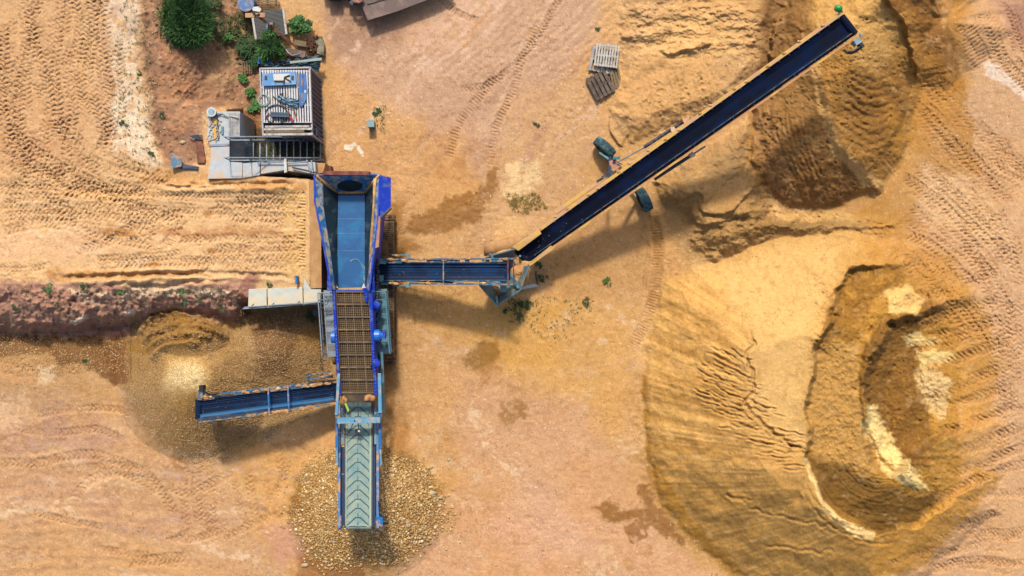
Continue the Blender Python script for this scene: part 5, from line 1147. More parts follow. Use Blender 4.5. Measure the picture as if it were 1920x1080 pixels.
MB().pz([(1279, 223, 3.9), (1292, 219, 3.95), (1294, 228, 3.9), (1284, 233, 3.9)], .25).build('ram_bracket', M['yel'], K_)
MB().blob(P(1572, 16, 6.35), .17, .15, .16, 1, .05, 12, 8).tube([P(1572, 16, 6.3), P(1577, 24, 6.2)], .09, 8).build('bearing_cap', M['green'], K_, smooth=True)
a = MB().pz([(1601, 76, 6.25), (1612, 71, 6.25), (1616, 79, 6.25), (1606, 85, 6.25)], .35).tube([P(1612, 63, 6.3), P(1615, 68, 6.3)], .06, 8); hm = a.build('head_motor', M['sky'], K_)
MB().tube([P(1611, 82, 6.1), P(1617, 90, 6.1)], .12, 10).tube([P(1613, 90, 6.1), P(1606, 96, 6.1), P(1597, 100, 6.1), P(1588, 99, 6.1), P(1582, 93, 6.1)], .045, 7).tube([P(1612, 88, 6.2), P(1600, 96, 6.2), P(1590, 97, 6.2)], .03, 7).build('drive_hose', M['black'], K_)
# ================================================================== OTHER THINGS
def g(u, v): return zat(u, v)
def rz(pts, z): return [P(u, v, z) for u, v in pts]
# ---- shipping container
ct = thing('storage_container', P(545, 192, 0), 'dark grey corrugated storage container with a slatted roof full of odds and ends', 'container')
zc_ = 2.3; cor = [P(488, 129, zc_), P(581, 127, zc_), P(585.5, 253, zc_), P(494, 255, zc_)]
a = MB()
def corr(a_, b_, n):
    d = (b_ - a_); L = d.length; d.normalize(); nrm = Vector((d.y, -d.x, 0)); o = []
    for k in range(n):
        for f, h in ((0, 0), (.35, 0), (.5, -.05), (.85, -.05)): o.append(a_ + d * L * (k + f) / n + nrm * h)
    return o
loop = []
for i in range(4): loop += corr(cor[(i) % 4], cor[(i + 1) % 4], 14 if i % 2 else 10)
a.prism([p - Vector((0, 0, .08)) for p in loop], 2.2); a.build('wall', M['cont'], ct)
a = MB()
for i in range(4):
    a.beam(cor[i], cor[(i + 1) % 4], .07, .12); a.beam(cor[i], bel(cor[i], 0), .09, .09)
    a.beam(bel(cor[i], .06), bel(cor[(i + 1) % 4], .06), .07, .12)
a.build('frame', mat('white_frame', 'B9B6BE', .6), ct)
MB().prism([p - Vector((0, 0, .03)) for p in cor], .05).build('roof', mat('dark_roof', '3A3836', .8), ct)
MB().px([(585, 240), (594, 240), (594, 254), (586, 252)], 1.8, .5).build('switch_box', M['cont'], ct)
# roof decking: slats over bearers
dk = thing('slatted_decking', P(536, 190, zc_), 'pale slatted wooden decking lying on the container roof', 'decking')
a = MB()
for k in range(19):
    u0 = 491 + k * 4.85; w_ = 3.0 + .4 * math.sin(k * 7)
    a.px([(u0, 131), (u0 + w_, 131), (u0 + w_ + 3.2, 230), (u0 + 3.2, 230)], zc_ + .12, .03)
a.build('slat', M['roofw'], dk)['kind'] = 'stuff'
for v in (132, 163, 196, 228): MB().rect(489 + (v - 130) * .03, v, 581 + (v - 130) * .03, v + 2.5, zc_ + .085, .09).build('bearer', M['wood4'], dk)
pl_l = ['white long plank at the very front of the container roof', 'dark weathered plank behind the front plank on the container roof', 'pale plank with a short tan board lying on it on the container roof', 'grey plank nearest the roof slats on the container']
for i, (u0, u1, v, w_, mt) in enumerate(((494, 586, 250, 4.2, 'wood'), (498, 570, 245, 4.2, 'wood3'), (495, 585, 240.5, 3.8, 'wood'), (497, 580, 235.5, 4, 'wood4'))):
    one(MB().px([(u0, v), (u1, v - 1), (u1, v + w_ - 1), (u0, v + w_)], zc_ + .16 + .01 * i, .1), 'plank', M[mt], pl_l[i], 'plank', 'planks along the front of the container roof')
one(MB().px([(530, 235.5), (562, 234.5), (562, 237), (530, 238)], zc_ + .15, .04), 'short_board', M['pinkst'], 'short tan board near the front edge of the container roof', 'board')
r_ = thing('cabinet_panel', P(522, 148, zc_ + .13), 'light blue panel with a white sheet on it, at the container roof back', 'panel')
MB().px([(491, 138), (554, 134), (555, 158), (493, 161)], zc_ + .28, .14).build('panel_body', mat('light_blue_panel', '5B9CD8', .45, dirt='7FB0DC', damt=.4), r_)
MB().px([(512, 139), (544, 138), (544, 155), (514, 155)], zc_ + .30, .02).build('white_sheet', M['white'], r_)
for u in (496, 546): MB().rect(u, 142, u + 5, 150, zc_ + .295, .01).build('vent', M['hose'], r_)
a = MB().tube([P(514, 152, zc_ + .33), P(534, 152, zc_ + .33), P(533, 145, zc_ + .33), P(543, 141, zc_ + .34)], .03, 6).tube([P(532, 157, zc_ + .33), P(533, 145, zc_ + .34), P(545, 153, zc_ + .33)], .03, 6); a.build('strap', M['black'], r_)
r_ = thing('blue_bracket', P(567, 170, zc_ + .13), 'blue tapered steel bracket lying along the right side of the container roof', 'bracket')
MB().px([(560, 138), (573, 138), (576, 170), (573, 188), (567, 200), (561, 199)], zc_ + .2, .08).build('plate', mat('mid_blue', '2E6DB8', .45, dirt='5E97CC', damt=.3), r_)
MB().px([(565, 140), (567, 140), (568, 197), (566, 197)], zc_ + .27, .07).build('rib', M['blue'], r_); MB().rect(570.5, 169, 574, 174, zc_ + .215, .01).build('sticker', M['white'], r_)
a = MB(); gg = random.Random(3); c0 = [(519, 178), (524, 175), (540, 180), (560, 188), (562, 194), (556, 200), (540, 200), (522, 190)]
zz = zc_ + .14; n = 12; vs_ = []
for j in range(n + 1):
    for i in range(n + 1):
        f, q = i / n, j / n; u = lerp(lerp(519, 561, f), lerp(521, 556, f), q); v = lerp(lerp(177, 188, f), lerp(188, 202, f), q)
        vs_.append(P(u + gg.uniform(-.8, .8), v + gg.uniform(-.8, .8), zz + .06 + gg.uniform(-.05, .08)))
a.add(vs_, [(j * (n + 1) + i, (j + 1) * (n + 1) + i, (j + 1) * (n + 1) + i + 1, j * (n + 1) + i + 1) for j in range(n) for i in range(n)])
one(a, 'plastic_sheet', M['plas'], 'crumpled pale blue plastic sheet in the middle of the container roof', 'sheet')
one(MB().px([(506, 209), (541, 211), (542, 220), (508, 219)], zc_ + .32, .2).px([(508, 211), (540, 212.5), (540, 214), (508, 213)], zc_ + .34, .03), 'battery_box', mat('slate_box', '3E566B', .5), 'slate grey oblong box amid cables on the container roof', 'box', bevel=.01)
def coil(u, v, r, turns, z, rr=.022, sq=1.0, jit=.1, seed=0):
    g_ = random.Random(seed); c = P(u, v, z); o = []
    for k in range(int(turns * 16) + 1):
        t = k / 16 * 2 * math.pi; R_ = r * (1 + jit * math.sin(t * .37 + seed)); o.append(c + Vector((R_ * math.cos(t), R_ * sq * math.sin(t), .03 + .012 * (k / 16))))
    return MB().tube(o, rr, 6)
one(coil(495, 188, .24, 2.2, zc_ + .13), 'hose_coil', M['hoseg'], 'pale green hose coil overhanging the left side of the container roof', 'hose')
one(coil(519, 214, .46, 1.4, zc_ + .13, sq=.85), 'hose_coil', M['hose'], 'dark cable loop around the slate box on the container roof', 'cable')
one(MB().tube([P(512, 180, zc_ + .17), P(516, 185, zc_ + .17), P(524, 183, zc_ + .2), P(530, 172, zc_ + .2), P(526, 190, zc_ + .25), P(536, 200, zc_ + .2), P(552, 204, zc_ + .2), P(548, 198, zc_ + .25)], .02, 6), 'cable', M['hose'], 'thin dark cable winding over the plastic sheet on the container roof', 'cable')
a = MB().blob(P(544, 221, zc_ + .2), .09, .06, .05, 3, .4).blob(P(548, 224, zc_ + .19), .04, .1, .04, 4, .4)
one(a, 'cloth', M['red'], 'small red rag beside the slate box', 'cloth')
st_l = ['upper left', 'lower left', 'lower middle', 'lower right', 'right']
for i, (x0, y0, x1, y1) in enumerate([(497, 222, 505, 212), (510, 228, 517, 216), (527, 226, 530, 216), (541, 210, 549, 226), (551, 205, 556, 224)]):
    one(MB().tube([P(x0, y0, zc_ + .17), P(x1, y1, zc_ + .2)], .03, 6), 'stick', M['rust'], ['brown stick at the front left corner of the roof slats', 'brown stick left of and below the slate box', 'brown stick just below the middle of the slate box', 'brown stick just right of the slate box', 'brown stick farthest right beside the slate box'][i], 'stick', 'brown sticks on the roof slats')
# ---- concrete slab, worktable boards and tools
SL = [(390, 209), (450, 209), (450, 259), (430, 261), (430, 303), (454, 305), (454, 334), (389, 335), (395, 300), (395, 274), (388, 262)]
s_ = MB().px(SL, 2.52, 2.4); slab = one(s_, 'concrete_slab', M['conc'], 'pale L-shaped concrete slab at the top of the metal stairs', 'slab')
one(MB().px([(391, 270), (430, 269), (430, 273), (395, 274)], 2.56, .06), 'steel_strip', M['galv'], 'grey steel strip across the slab above the stairs', 'strip')
t_ = thing('wooden_pallet', P(439, 234, 2.52), 'grey boarded pallet on the concrete slab', 'pallet')
for k in range(6): MB().px([(428.5 + k * 3.6, 212), (431.4 + k * 3.6, 212), (431.4 + k * 3.6, 257), (428.5 + k * 3.6, 257)], 2.64, .03).build('board', M['wood4'], t_)
for v in (214, 233, 253): MB().rect(428.5, v, 449, v + 3, 2.61, .08).build('bearer', M['wood4'], t_)
a = MB(); c = P(400, 212, 2.53); a.tube([c, c + Vector((0, 0, .28))], [.17, .21], 16); tb = one(a, 'plastic_tub', M['white'], 'round white tub on the top left corner of the slab', 'tub')
MB().tube([c + Vector((0, 0, .282)), c + Vector((0, 0, .29))], .15, 14).build('tub_hollow', M['plas'], tb)
for i, q in enumerate([[(401, 224), (406, 223), (406, 232), (401, 233)], [(400, 240), (405, 240), (405, 260), (401, 261)]]):
    one(MB().px(q, 2.6, .07), 'yellow_tool', M['yell'], ['shorter yellow tool on the slab, nearer the white tub', 'longer yellow tool on the slab, farther from the white tub'][i], 'tool')
one(MB().px([(414.5, 237), (418.5, 237), (418.5, 251), (415, 252)], 2.6, .07), 'blue_tool', M['teal'], 'small teal block on the slab right of the yellow tools', 'tool')
a = MB(); gg = random.Random(8)
for k in range(60):
    u, v = gg.uniform(389, 412), gg.uniform(214, 264); p = P(u, v, 2.56); d = Vector((gg.uniform(-.2, .2), gg.uniform(-.2, .2), gg.uniform(-.01, .03))); a.beam(p, p + d, .04, .02)
one(a, 'wood_scraps', M['wood'], 'litter of white scraps round the yellow tools', 'scraps', kind=None) if False else tag(a.build('wood_scraps', M['wood']), 'litter of white scraps round the yellow tools', 'scraps', kind='stuff')
one(MB().tube([P(396, 222, 2.62), P(410, 213, 2.64), P(425, 217, 2.62)], .02, 5).tube([P(408, 216, 2.6), P(409, 262, 2.6)], .015, 5), 'wire', M['hose'], 'thin dark wire across the slab under the white tub', 'wire')
one(MB().bpx((418, 215, 2.60), (447, 220, 2.74), .05, .04), 'batten', M['wood'], 'thin white batten lying over the grey boarded pallet', 'batten')
# ---- stairs
st = thing('metal_stairs', P(520, 284, 0), 'galvanised grating staircase running down between slab and container', 'stairs')
def sz(u): return lerp(2.5, .25, max(0, min(1, (u - 470) / 132)))
a = MB()
for k in range(12): f = 431 + k * 3.8; a.bpx((f, 262, 2.5), (f, 300, 2.5), .012, .03)
for k in range(13): a.bpx((431, 263 + k * 3, 2.5), (474, 263 + k * 3, 2.5), .012, .03)
a.build('landing_grate', M['dsteel'], st)
for k in range(11):
    u = 475 + k * 12.6; z = sz(u)
    tr = MB().bpx((u, 264, z), (u, 302 - k * .2, z), .05, .05).build('tread', M['galv'], st)
    a = MB()
    for j in range(3): a.bpx((u - 3 - j * 2.6, 264, z - .01), (u - 3 - j * 2.6, 302, z - .01), .012, .02)
    for j in range(12): a.bpx((u - 10, 265 + j * 3.2, z - .01), (u, 265 + j * 3.2, z - .01), .01, .02)
    a.build('grate', M['hose'], tr)
for v in (263, 301):
    MB().bpx((431, v, 2.48), (472, v, 2.48), .05, .16).bpx((472, v, 2.48), (606, v, .25), .05, .18).build('stringer', M['galv'], st)
for (v, h) in ((263, .95), (301, .9)):
    a = MB(); tp = [P(432, v, 2.5), P(471, v, 2.5), P(606, v, .25)]
    a.tube([p + Vector((0, 0, h)) for p in tp], .03, 7)
    for p in (tp[0], tp[1], tp[1].lerp(tp[2], .5), tp[2]): a.tube([p, p + Vector((0, 0, h))], .025, 6)
    a.build('handrail', M['galv'], st)
# ---- concrete blocks and kerb
bl = [([(455, 306), (487, 304), (487, 328), (455, 334)], 'concrete block next to the slab below the stairs'), ([(489, 303), (535, 303), (537, 318), (489, 326)], 'middle concrete block below the stairs, half buried in sand'), ([(538, 303), (591, 304), (592, 326), (540, 320)], 'concrete block under the loose steel rods beside the hopper')]
for q, l in bl: one(MB().px(q, 2.5, 2.45), 'concrete_block', M['conc'], l, 'concrete block', 'concrete blocks edging the platform')
one(MB().px([(592, 305), (610, 306), (606, 324), (592, 326)], 2.0, 1.95), 'concrete_block', M['concs'], 'tan low concrete block nearest the hopper back board', 'concrete block', 'concrete blocks edging the platform')
one(MB().px([(579, 338), (601, 338), (603, 540), (582, 540)], 2.56, 2.5), 'concrete_kerb', M['concs'], 'long sandy concrete kerb beside the left wall of the hopper', 'kerb')
for q, l in (([(466, 542), (500, 541), (500, 573), (465, 576)], 'leftmost of three pale blocks on the bank edge under the platform'), ([(502, 541), (567, 538), (568, 570), (502, 573)], 'widest of three pale blocks on the bank edge'), ([(570, 520), (583, 542), (602, 542), (602, 567), (569, 570)], 'pale corner block between the kerb and the guard rail')):
    one(MB().px(q, 2.5, 2.4), 'concrete_block', mat('pale_block', 'D6DACF', .9, dirt='E6CFA6', damt=.45, dsc=.8, bump=.2), l, 'concrete block', 'pale concrete blocks on the bank edge', bevel=.02)
gr_ = thing('guard_rail', P(530, 576, 2.2), 'leaning galvanised guard rail along the pale concrete blocks', 'guard rail')
MB().bpx((456, 578.5, 2.35), (597, 569, 2.35), .06, .12).build('rail', M['galv'], gr_); MB().bpx((458, 576, 2.75), (596, 566, 2.75), .04, .04).build('rail', M['galv'], gr_)
for u, v in ((470, 576), (508, 574), (556, 571), (594, 568)): MB().tube([P(u, v, 2.3), P(u + 6, v - 6, 2.9)], .02, 6).build('post', M['hose'], gr_)
one(MB().rect(553.5, 518, 557.5, 533, 2.75, .3).rect(552.5, 517, 558.5, 519, 2.77, .04), 'marker_post', M['blue'], 'short blue post standing by the platform edge', 'post')
one(MB().px([(532, 298), (536.5, 297), (538, 322), (533, 324)], 2.75, .15), 'white_post', M['white'], 'white plastic post lying across the concrete block', 'post')
rods = [((482, 305), (534, 303), 'pale thin rod lying left of the white post'), ((538, 306), (578, 303), 'pale thin rod just right of the white post'), ((548, 314), (594, 324), 'dark bent rod lying across the concrete block'), ((575, 300), (582, 322), 'short pale upright rod near the hopper'), ((584, 301), (586, 323), 'short pale rod closest to the hopper')]
for (p0, p1, l) in rods: one(MB().tube([P(*p0, 2.62), P(*p1, 2.66)], .035, 6), 'steel_rod', M['galv'] if 'pale' in l else M['hose'], l, 'rod', 'loose steel rods on the concrete blocks')
# ---- plates and stone on the red earth
def zg(pts, dz): return [P(u, v, g(u, v) + dz) for u, v in pts]
one(MB().plate(zg([(322, 285), (341, 298), (340, 312), (320, 316)], .25), .03), 'steel_plate', M['frame'], 'bent blue steel plate on the red earth', 'plate')
one(MB().prism(zg([(341, 307), (371, 312), (371, 317), (338, 316)], .12), .1), 'steel_beam', M['dsteel'], 'dark steel beam lying at the foot of the bent blue plate', 'beam')
one(MB().prism(zg([(366, 256), (378, 252), (380, 268), (385, 300), (384, 306), (370, 306), (368, 280)], .1), .08), 'rusty_plate', M['rust'], 'rusty brown plate beside the concrete slab', 'plate')
one(MB().prism(zg([(353, 255), (372, 252), (380, 262), (372, 262)], .2), .08), 'steel_scrap', M['dsteel'], 'dark scrap on top of the rusty plate', 'scrap')
def rock(u, v, r, name, label, mt='stone', grp=None, seed=1, sq=.7):
    a = MB().blob(P(u, v, g(u, v) + r * .25), r, r * sq, r * .55, seed, .34, 7, 5); return one(a, name, M[mt], label, 'stone', grp, loc=P(u, v, g(u, v)))
rock(341.5, 267, .14, 'stone', 'white angular stone on the red earth above the blue plate', seed=4)
# ---- junk corner, top
dr = thing('blue_barrel', P(463, 10, g(463, 10)), 'dark blue plastic barrel standing at the top edge', 'barrel')
c = P(461, 6, .9); cb = bel(c, g(463, 10)); 
MB().tube([cb, cb + Vector((0, 0, .3)), cb + Vector((0, 0, .32)), cb + Vector((0, 0, .6)), cb + Vector((0, 0, .9))], [.38, .40, .42, .40, .37], 22).build('barrel_body', mat('barrel_blue', '1E4E86', .35), dr)
MB().tube([cb + Vector((0, 0, .9)), cb + Vector((0, 0, .94))], .385, 22).build('lid', M['blue'], dr)
p2 = thing('wooden_pallet', P(505, 2, .1), 'tan pallet cut by the top edge beside the blue barrel', 'pallet')
for k in range(6): MB().px([(482, -14 + k * 4), (520, -15 + k * 4), (520, -12.4 + k * 4), (482, -11.4 + k * 4)], .5, .03).build('board', M['wood3'], p2)
for u in (483, 500, 516): MB().px([(u, -15), (u + 3, -15), (u + 3, 9), (u, 9)], .47, .1).build('bearer', M['wood'], p2)
one(MB().px([(472, 13), (484, 12), (490, 17), (487, 22), (474, 20)], .9, .3), 'white_block', M['white'], 'white broken block leaning on the blue barrel', 'block')
gp_ = thing('screen_panel', P(506, 45, .3), 'dark woven screen panel with two white edge rails', 'panel')
q = [(472, 22), (533, 17), (539, 64), (480, 74)]
def bil(f, h, z): return P(lerp(lerp(q[0][0], q[1][0], f), lerp(q[3][0], q[2][0], f), h), lerp(lerp(q[0][1], q[1][1], f), lerp(q[3][1], q[2][1], f), h), z)
a = MB()
for k in range(25): a.beam(bil(k / 24, 0, .62), bil(k / 24, 1, .62), .025, .02)
for k in range(21): a.beam(bil(0, k / 20, .64), bil(1, k / 20, .64), .02, .02)
a.build('woven_mesh', mat('mesh_steel', '72706E', .6), gp_); MB().prism([bil(0, 0, .58), bil(1, 0, .58), bil(1, 1, .58), bil(0, 1, .58)], .03).build('backing', M['hose'], gp_)
for f in (0.0, .97): MB().beam(bil(f, 0, .67), bil(f, 1, .67), .09, .05).build('edge_rail', M['wood'], gp_)
pt = thing('rusty_post', P(560, 90, 0), 'leaning rusty T-shaped post over the woven panel', 'post')
MB().bpx((557, 90, .6), (484, 30, 1.9), .11, .09).build('shaft', M['rust'], pt); MB().bpx((460, 29, 1.95), (497, 28, 1.95), .2, .05).build('cross_plate', M['pinkst'], pt)
MB().tube([P(474, 22, 2.0), P(480, 30, 2.1), P(486, 26, 2.0)], .05, 6).build('cable_loop', M['black'], pt)
MB().rect(498, 44, 502, 55, 1.75, .1).rect(505, 41, 511, 46, 1.7, .1).build('clamp', M['frame'], pt)
for i, (x0, x1) in enumerate(((486, 484), (492, 490), (500, 498), (508, 504))):
    one(MB().tube([P(x0 + 2, 76, .35 + .04 * i), P(x1 + 1, 120, .3 + .04 * i)], .065, 9), 'blue_pipe', M['bpipe'], ['leftmost blue pipe behind the container', 'second blue pipe from the left behind the container', 'third blue pipe, partly under the sapling', 'rightmost blue pipe, mostly under the sapling'][i], 'pipe', 'blue pipes between the woven panel and the container')
a = MB(); gg = random.Random(6)
for k in range(40): u, v = gg.uniform(573, 597), gg.uniform(68, 102); p = P(u, v, gg.uniform(.1, .45)); d = Vector((gg.uniform(-.12, .12), gg.uniform(-.12, .12), 0)); a.beam(p, p + d, .1, .09)
tag(a.build('brick_pile', M['brick']), 'pile of dark red bricks near the container', 'bricks', kind='stuff')
one(MB().px([(593, 68), (603, 68), (608, 84), (607, 104), (594, 100), (590, 84)], .35, .3), 'stone_slab', mat('mossy_slab', 'A89E84', .9, dirt='5F6044', damt=.45), 'pale mossy slab right of the brick pile', 'slab')
one(MB().px([(552, 74), (575, 78), (574, 88), (550, 84)], .3, .1), 'board', M['wood3'], 'tan board left of the bricks under the T-post foot', 'board')
one(MB().px([(541, 90), (573, 96), (572, 108), (536, 104), (531, 97)], .25, .1), 'board', M['plate'], 'wide brown board below the T-post foot', 'board')
one(MB().px([(543, 115), (603, 108), (603, 113), (544, 119)], .8, .05), 'long_board', mat('grey_long_board', 'A7B2AC', .7), 'long pale board lying over the dark tarpaulin', 'board')
a = MB(); n = 14; vs_ = []; gg = random.Random(9); Q = [(560, 104), (603, 103), (604, 126), (592, 137), (565, 124), (500, 127), (489, 122), (520, 114)]
w0 = [(488, 121), (605, 102)]; w1 = [(492, 128), (598, 136)]
for j in range(n + 1):
    for i in range(n * 2 + 1):
        f, q_ = i / (2 * n), j / n; u = lerp(lerp(488, 605, f), lerp(490, 598, f), q_); v = lerp(lerp(120, 102, f), lerp(129, 135, f), q_)
        vs_.append(P(u + gg.uniform(-.9, .9), v + gg.uniform(-.9, .9), .55 + .15 * math.sin(f * 9) + gg.uniform(-.06, .08)))
W_ = 2 * n + 1; a.add(vs_, [(j * W_ + i, (j + 1) * W_ + i, (j + 1) * W_ + i + 1, j * W_ + i + 1) for j in range(n) for i in range(2 * n)])
one(a, 'tarpaulin', M['tarp'], 'crumpled dark teal tarpaulin behind the container', 'tarpaulin', smooth=False)
one(MB().tube([P(527, 82, .6), P(533, 88, .62), P(540, 98, .62), P(548, 104, .6), P(560, 101, .6), P(565, 97, .6)], .022, 6), 'rope', M['wood'], 'white rope lying below the T-post', 'rope')
p3 = thing('wooden_pallet', P(462, 130, .1), 'half-buried weathered pallet left of the container', 'pallet')
for k in range(5): MB().px([(453 + k * 4.2, 117), (455.2 + k * 4.2, 117), (457 + k * 4.2, 134), (454.8 + k * 4.2, 134)], g(462, 125) + .1, .04).build('board', M['wood3'], p3)
MB().px([(446, 115), (482, 113), (482, 116), (446, 118)], g(462, 125) + .12, .04).build('bearer', M['wood3'], p3)
one(MB().px([(446, 139), (484, 134.5), (484, 136), (446, 140.5)], g(460, 137) + .1, .05), 'stick', M['wood2'], 'dark stick lying below the half-buried pallet', 'stick')
# ---- trailer cut by the top edge
tl = thing('trailer', P(700, -60, 0), 'dark low trailer with a brown ramp plate, cut off by the top edge', 'trailer')
MB().px([(678, 10), (690, 38), (748, 20), (800, 0), (850, -22), (820, -90), (660, -40)], .75, .06).build('ramp_plate', M['plate'], tl)
MB().px([(688, 8), (704, 4), (730, -4), (760, -16), (760, -20), (690, 0)], .80, .03).build('plate_edge', M['wood2'], tl)
MB().bpx((680, 11, .66), (691, 39, .66), .07, .12).bpx((691, 39, .66), (851, -22, .66), .07, .12).build('frame_rail', M['maroon'], tl)
MB().rect(600, -80, 690, -26, .9, .4).build('chassis', M['black'], tl)
for (u, v) in ((627, -15), (664, -13)):
    c = P(u, v, .5); w_ = MB().tube([c + Vector((-.32, .1, 0)), c + Vector((-.26, .1, 0)), c + Vector((.26, .1, 0)), c + Vector((.32, .1, 0))], [.42, .5, .5, .42], 20).build('wheel', M['black'], tl)
    MB().tube([c + Vector((-.34, .1, 0)), c + Vector((.34, .1, 0))], .2, 12).build('rim', M['dsteel'], w_)
MB().blob(P(671, -2, .95), .3, .2, .12, 2, .2).build('mudguard', M['pinkst'], tl)
MB().bpx((656, 4, .7), (668, 8, .7), .1, .1).bpx((660, 0, .7), (660, 10, .7), .08, .08).build('coupling', M['dsteel'], tl)
# ---- pallets by the sand mound
def pallet(label, c, ang, w_, l_, z, nb, bw, mt, grp, open_=False):
    o = thing('wooden_pallet', P(c[0], c[1], z), label, 'pallet', grp); ca, sa = math.cos(ang), math.sin(ang); k = 1 / 40.0
    def q(x, y, zz): return P(c[0] + (x * ca - y * sa), c[1] + (x * sa + y * ca), zz)
    for i in range(nb):
        x = -w_ / 2 + (w_ - bw) * i / (nb - 1); MB().prism([q(x, -l_ / 2, z + .14), q(x + bw, -l_ / 2, z + .14), q(x + bw, l_ / 2, z + .14), q(x, l_ / 2, z + .14)], .025).build('board', M[mt], o)
    for y in (-l_ / 2 + 2, -1, l_ / 2 - 4): MB().prism([q(-w_ / 2, y, z + .11), q(w_ / 2, y, z + .11), q(w_ / 2, y + 3, z + .11), q(-w_ / 2, y + 3, z + .11)], .1).build('bearer', M[mt], o)
    for i in (0, nb // 2, nb - 1):
        x = -w_ / 2 + (w_ - bw) * i / (nb - 1); MB().prism([q(x, -l_ / 2, z + .02), q(x + bw, -l_ / 2, z + .02), q(x + bw, l_ / 2, z + .02), q(x, l_ / 2, z + .02)], .02).build('bottom_board', M[mt], o)
    return o
G_ = 'discarded pallets beside the pale sand mound'
pallet('light grey pallet lying under the white pallet', (1130, 113), math.radians(11), 46, 46, g(1130, 113) + .04, 6, 5, 'wood4', G_)
pallet('white-washed pallet on top, with many narrow boards', (1138, 104), math.radians(7), 44, 43, g(1138, 104) + .22, 9, 3.1, 'wood', G_)
pallet('small brown pallet pinned between the white and the dark one', (1154, 144), math.radians(-12), 18, 42, g(1154, 144) + .05, 4, 3.6, 'wood3', G_)
pallet('nearly black pallet lying askew in front of the white one', (1126, 159), math.radians(-27), 40, 46, g(1126, 159) + .12, 5, 6, 'wood2', G_)
# ---- small things
bx = thing('small_box', P(694, 236, g(695, 236)), 'small grey metal box alone on the bare ground', 'box')
MB().px([(688, 225), (701, 225), (701, 237.5), (688.5, 237.5)], g(695, 236) + .55, .53).build('box_body', M['teal'], bx, bevel=.015); MB().px([(688, 225), (701.5, 224.5), (701.5, 238), (688, 238)], g(695, 236) + .58, .03).build('lid', mat('box_lid', '8FA9AC', .5), bx)
pp = thing('perforated_plate', P(992, 538, g(992, 538)), 'white perforated steel channel on the ground by the feed box', 'channel')
MB().px([(974, 538), (1007, 530), (1008.5, 537), (976, 543.5)], g(992, 538) + .22, .12).build('channel', M['white'], pp)
for k in range(5): MB().rect(979 + k * 6, 535.5 - k * 1.2, 980.6 + k * 6, 537 - k * 1.2, g(992, 538) + .228, .01).build('hole', M['black'], pp)
one(MB().tube([P(1005, 508, .2), P(1007, 525, .25), P(1009, 533, .3)], .06, 7), 'dead_stalk', M['wood2'], 'dry grey stalk standing above the perforated channel', 'stalk')
lg = thing('sand_filled_pipe', P(940, 462, g(940, 462)), 'thick sand-coated pipe lying by the tail of the stacker', 'pipe')
z_ = g(940, 462) + .28
MB().tube([P(908, 466, z_), P(925, 466, z_), P(950, 461, z_), P(975, 453, z_ + .05), P(986, 449, z_)], [.34, .36, .36, .3, .2], 14).build('pipe_body', mat('sandy_pipe', 'C89A68', .95, dirt='B07E4C', damt=.45, dsc=3, bump=.8), lg, smooth=True)
MB().tube([P(907.4, 466, z_), P(907.8, 466, z_)], .27, 14).build('pipe_mouth', M['rust'], lg)

# ================================================================== PLANTS
def leaves(n, R, h, ls, seed, needle=False, clump=9, cw=.35, dome=True):
    """leaf faces round clump centres through the crown volume, in local coordinates"""
    r = random.Random(seed); a = MB(); cs = []
    for k in range(clump):
        t = r.random() * 6.283; q = math.sqrt(r.random()) * R * .8; zz = h * (.35 + .65 * (1 - (q / R) ** 2)) * r.uniform(.6, 1) if dome else h * r.random()
        cs.append(Vector((q * math.cos(t), q * math.sin(t) * .9, zz)))
    for i in range(n):
        c = cs[i % clump]; d = Vector((r.gauss(0, 1), r.gauss(0, 1), r.gauss(0, .7))).normalized() * cw * R * r.random() ** .5; p = c + d
        if p.z < .01: p.z = .01 + .02 * r.random()
        if needle:
            o = (d.normalized() + Vector((r.uniform(-.4, .4), r.uniform(-.4, .4), r.uniform(0, .6)))).normalized(); s = o.cross(Vector((0, 0, 1))).normalized() * ls * .10
            a.add([p - s, p + s, p + o * ls], [(0, 1, 2)])
        else:
            t = r.random() * 6.283; o = Vector((math.cos(t), math.sin(t), r.uniform(-.3, .5))).normalized(); s = o.cross(Vector((0, 0, 1))).normalized() * ls * .4
            a.add([p, p + o * ls * .5 + s, p + o * ls, p + o * ls * .5 - s], [(0, 1, 2, 3)])
    return a
def plant(name, u, v, R, h, n, ls, m, label, cat, seed, grp=None, needle=False, clump=9, cw=.35, m2=None, trunk=.03):
    o = thing(name, P(u, v, g(u, v)), label, cat, grp)
    a = leaves(n, R, h, ls, seed, needle, clump, cw); a.v = [tuple(Vector(x) + o.location) for x in a.v]; a.build('foliage', M[m], o)
    if m2: a = leaves(n // 2, R * 1.0, h * 1.02, ls, seed + 50, needle, clump, cw * .8); a.v = [tuple(Vector(x) + o.location) for x in a.v]; a.build('foliage', M[m2], o)
    b = MB(); r = random.Random(seed)
    for k in range(5):
        t = r.random() * 6.28; q = Vector((math.cos(t) * R * .5, math.sin(t) * R * .5, h * .7)); b.tube([o.location, o.location + q * .5 + Vector((0, 0, h * .15)), o.location + q], [trunk, trunk * .7, trunk * .3], 6)
    b.build('stems', M['stem'], o); return o
plant('large_bush', 350, 46, 1.22, .62, 11000, .24, 'leaf', 'large dark green feathery bush on the red earth', 'bush', 1, needle=True, clump=15, cw=.45, m2='leaf2', trunk=.06)
plant('sapling', 512, 100, .48, 1.1, 1000, .26, 'leaf2', 'bright feathery sapling over the blue pipes', 'sapling', 2, needle=True, clump=8, cw=.5, m2='leaf')
plant('sapling', 512, 70, .42, .8, 900, .24, 'leaf3', 'feathery green tuft at the lower edge of the woven panel', 'sapling', 3, needle=True, clump=8, cw=.5, m2='leaf2')
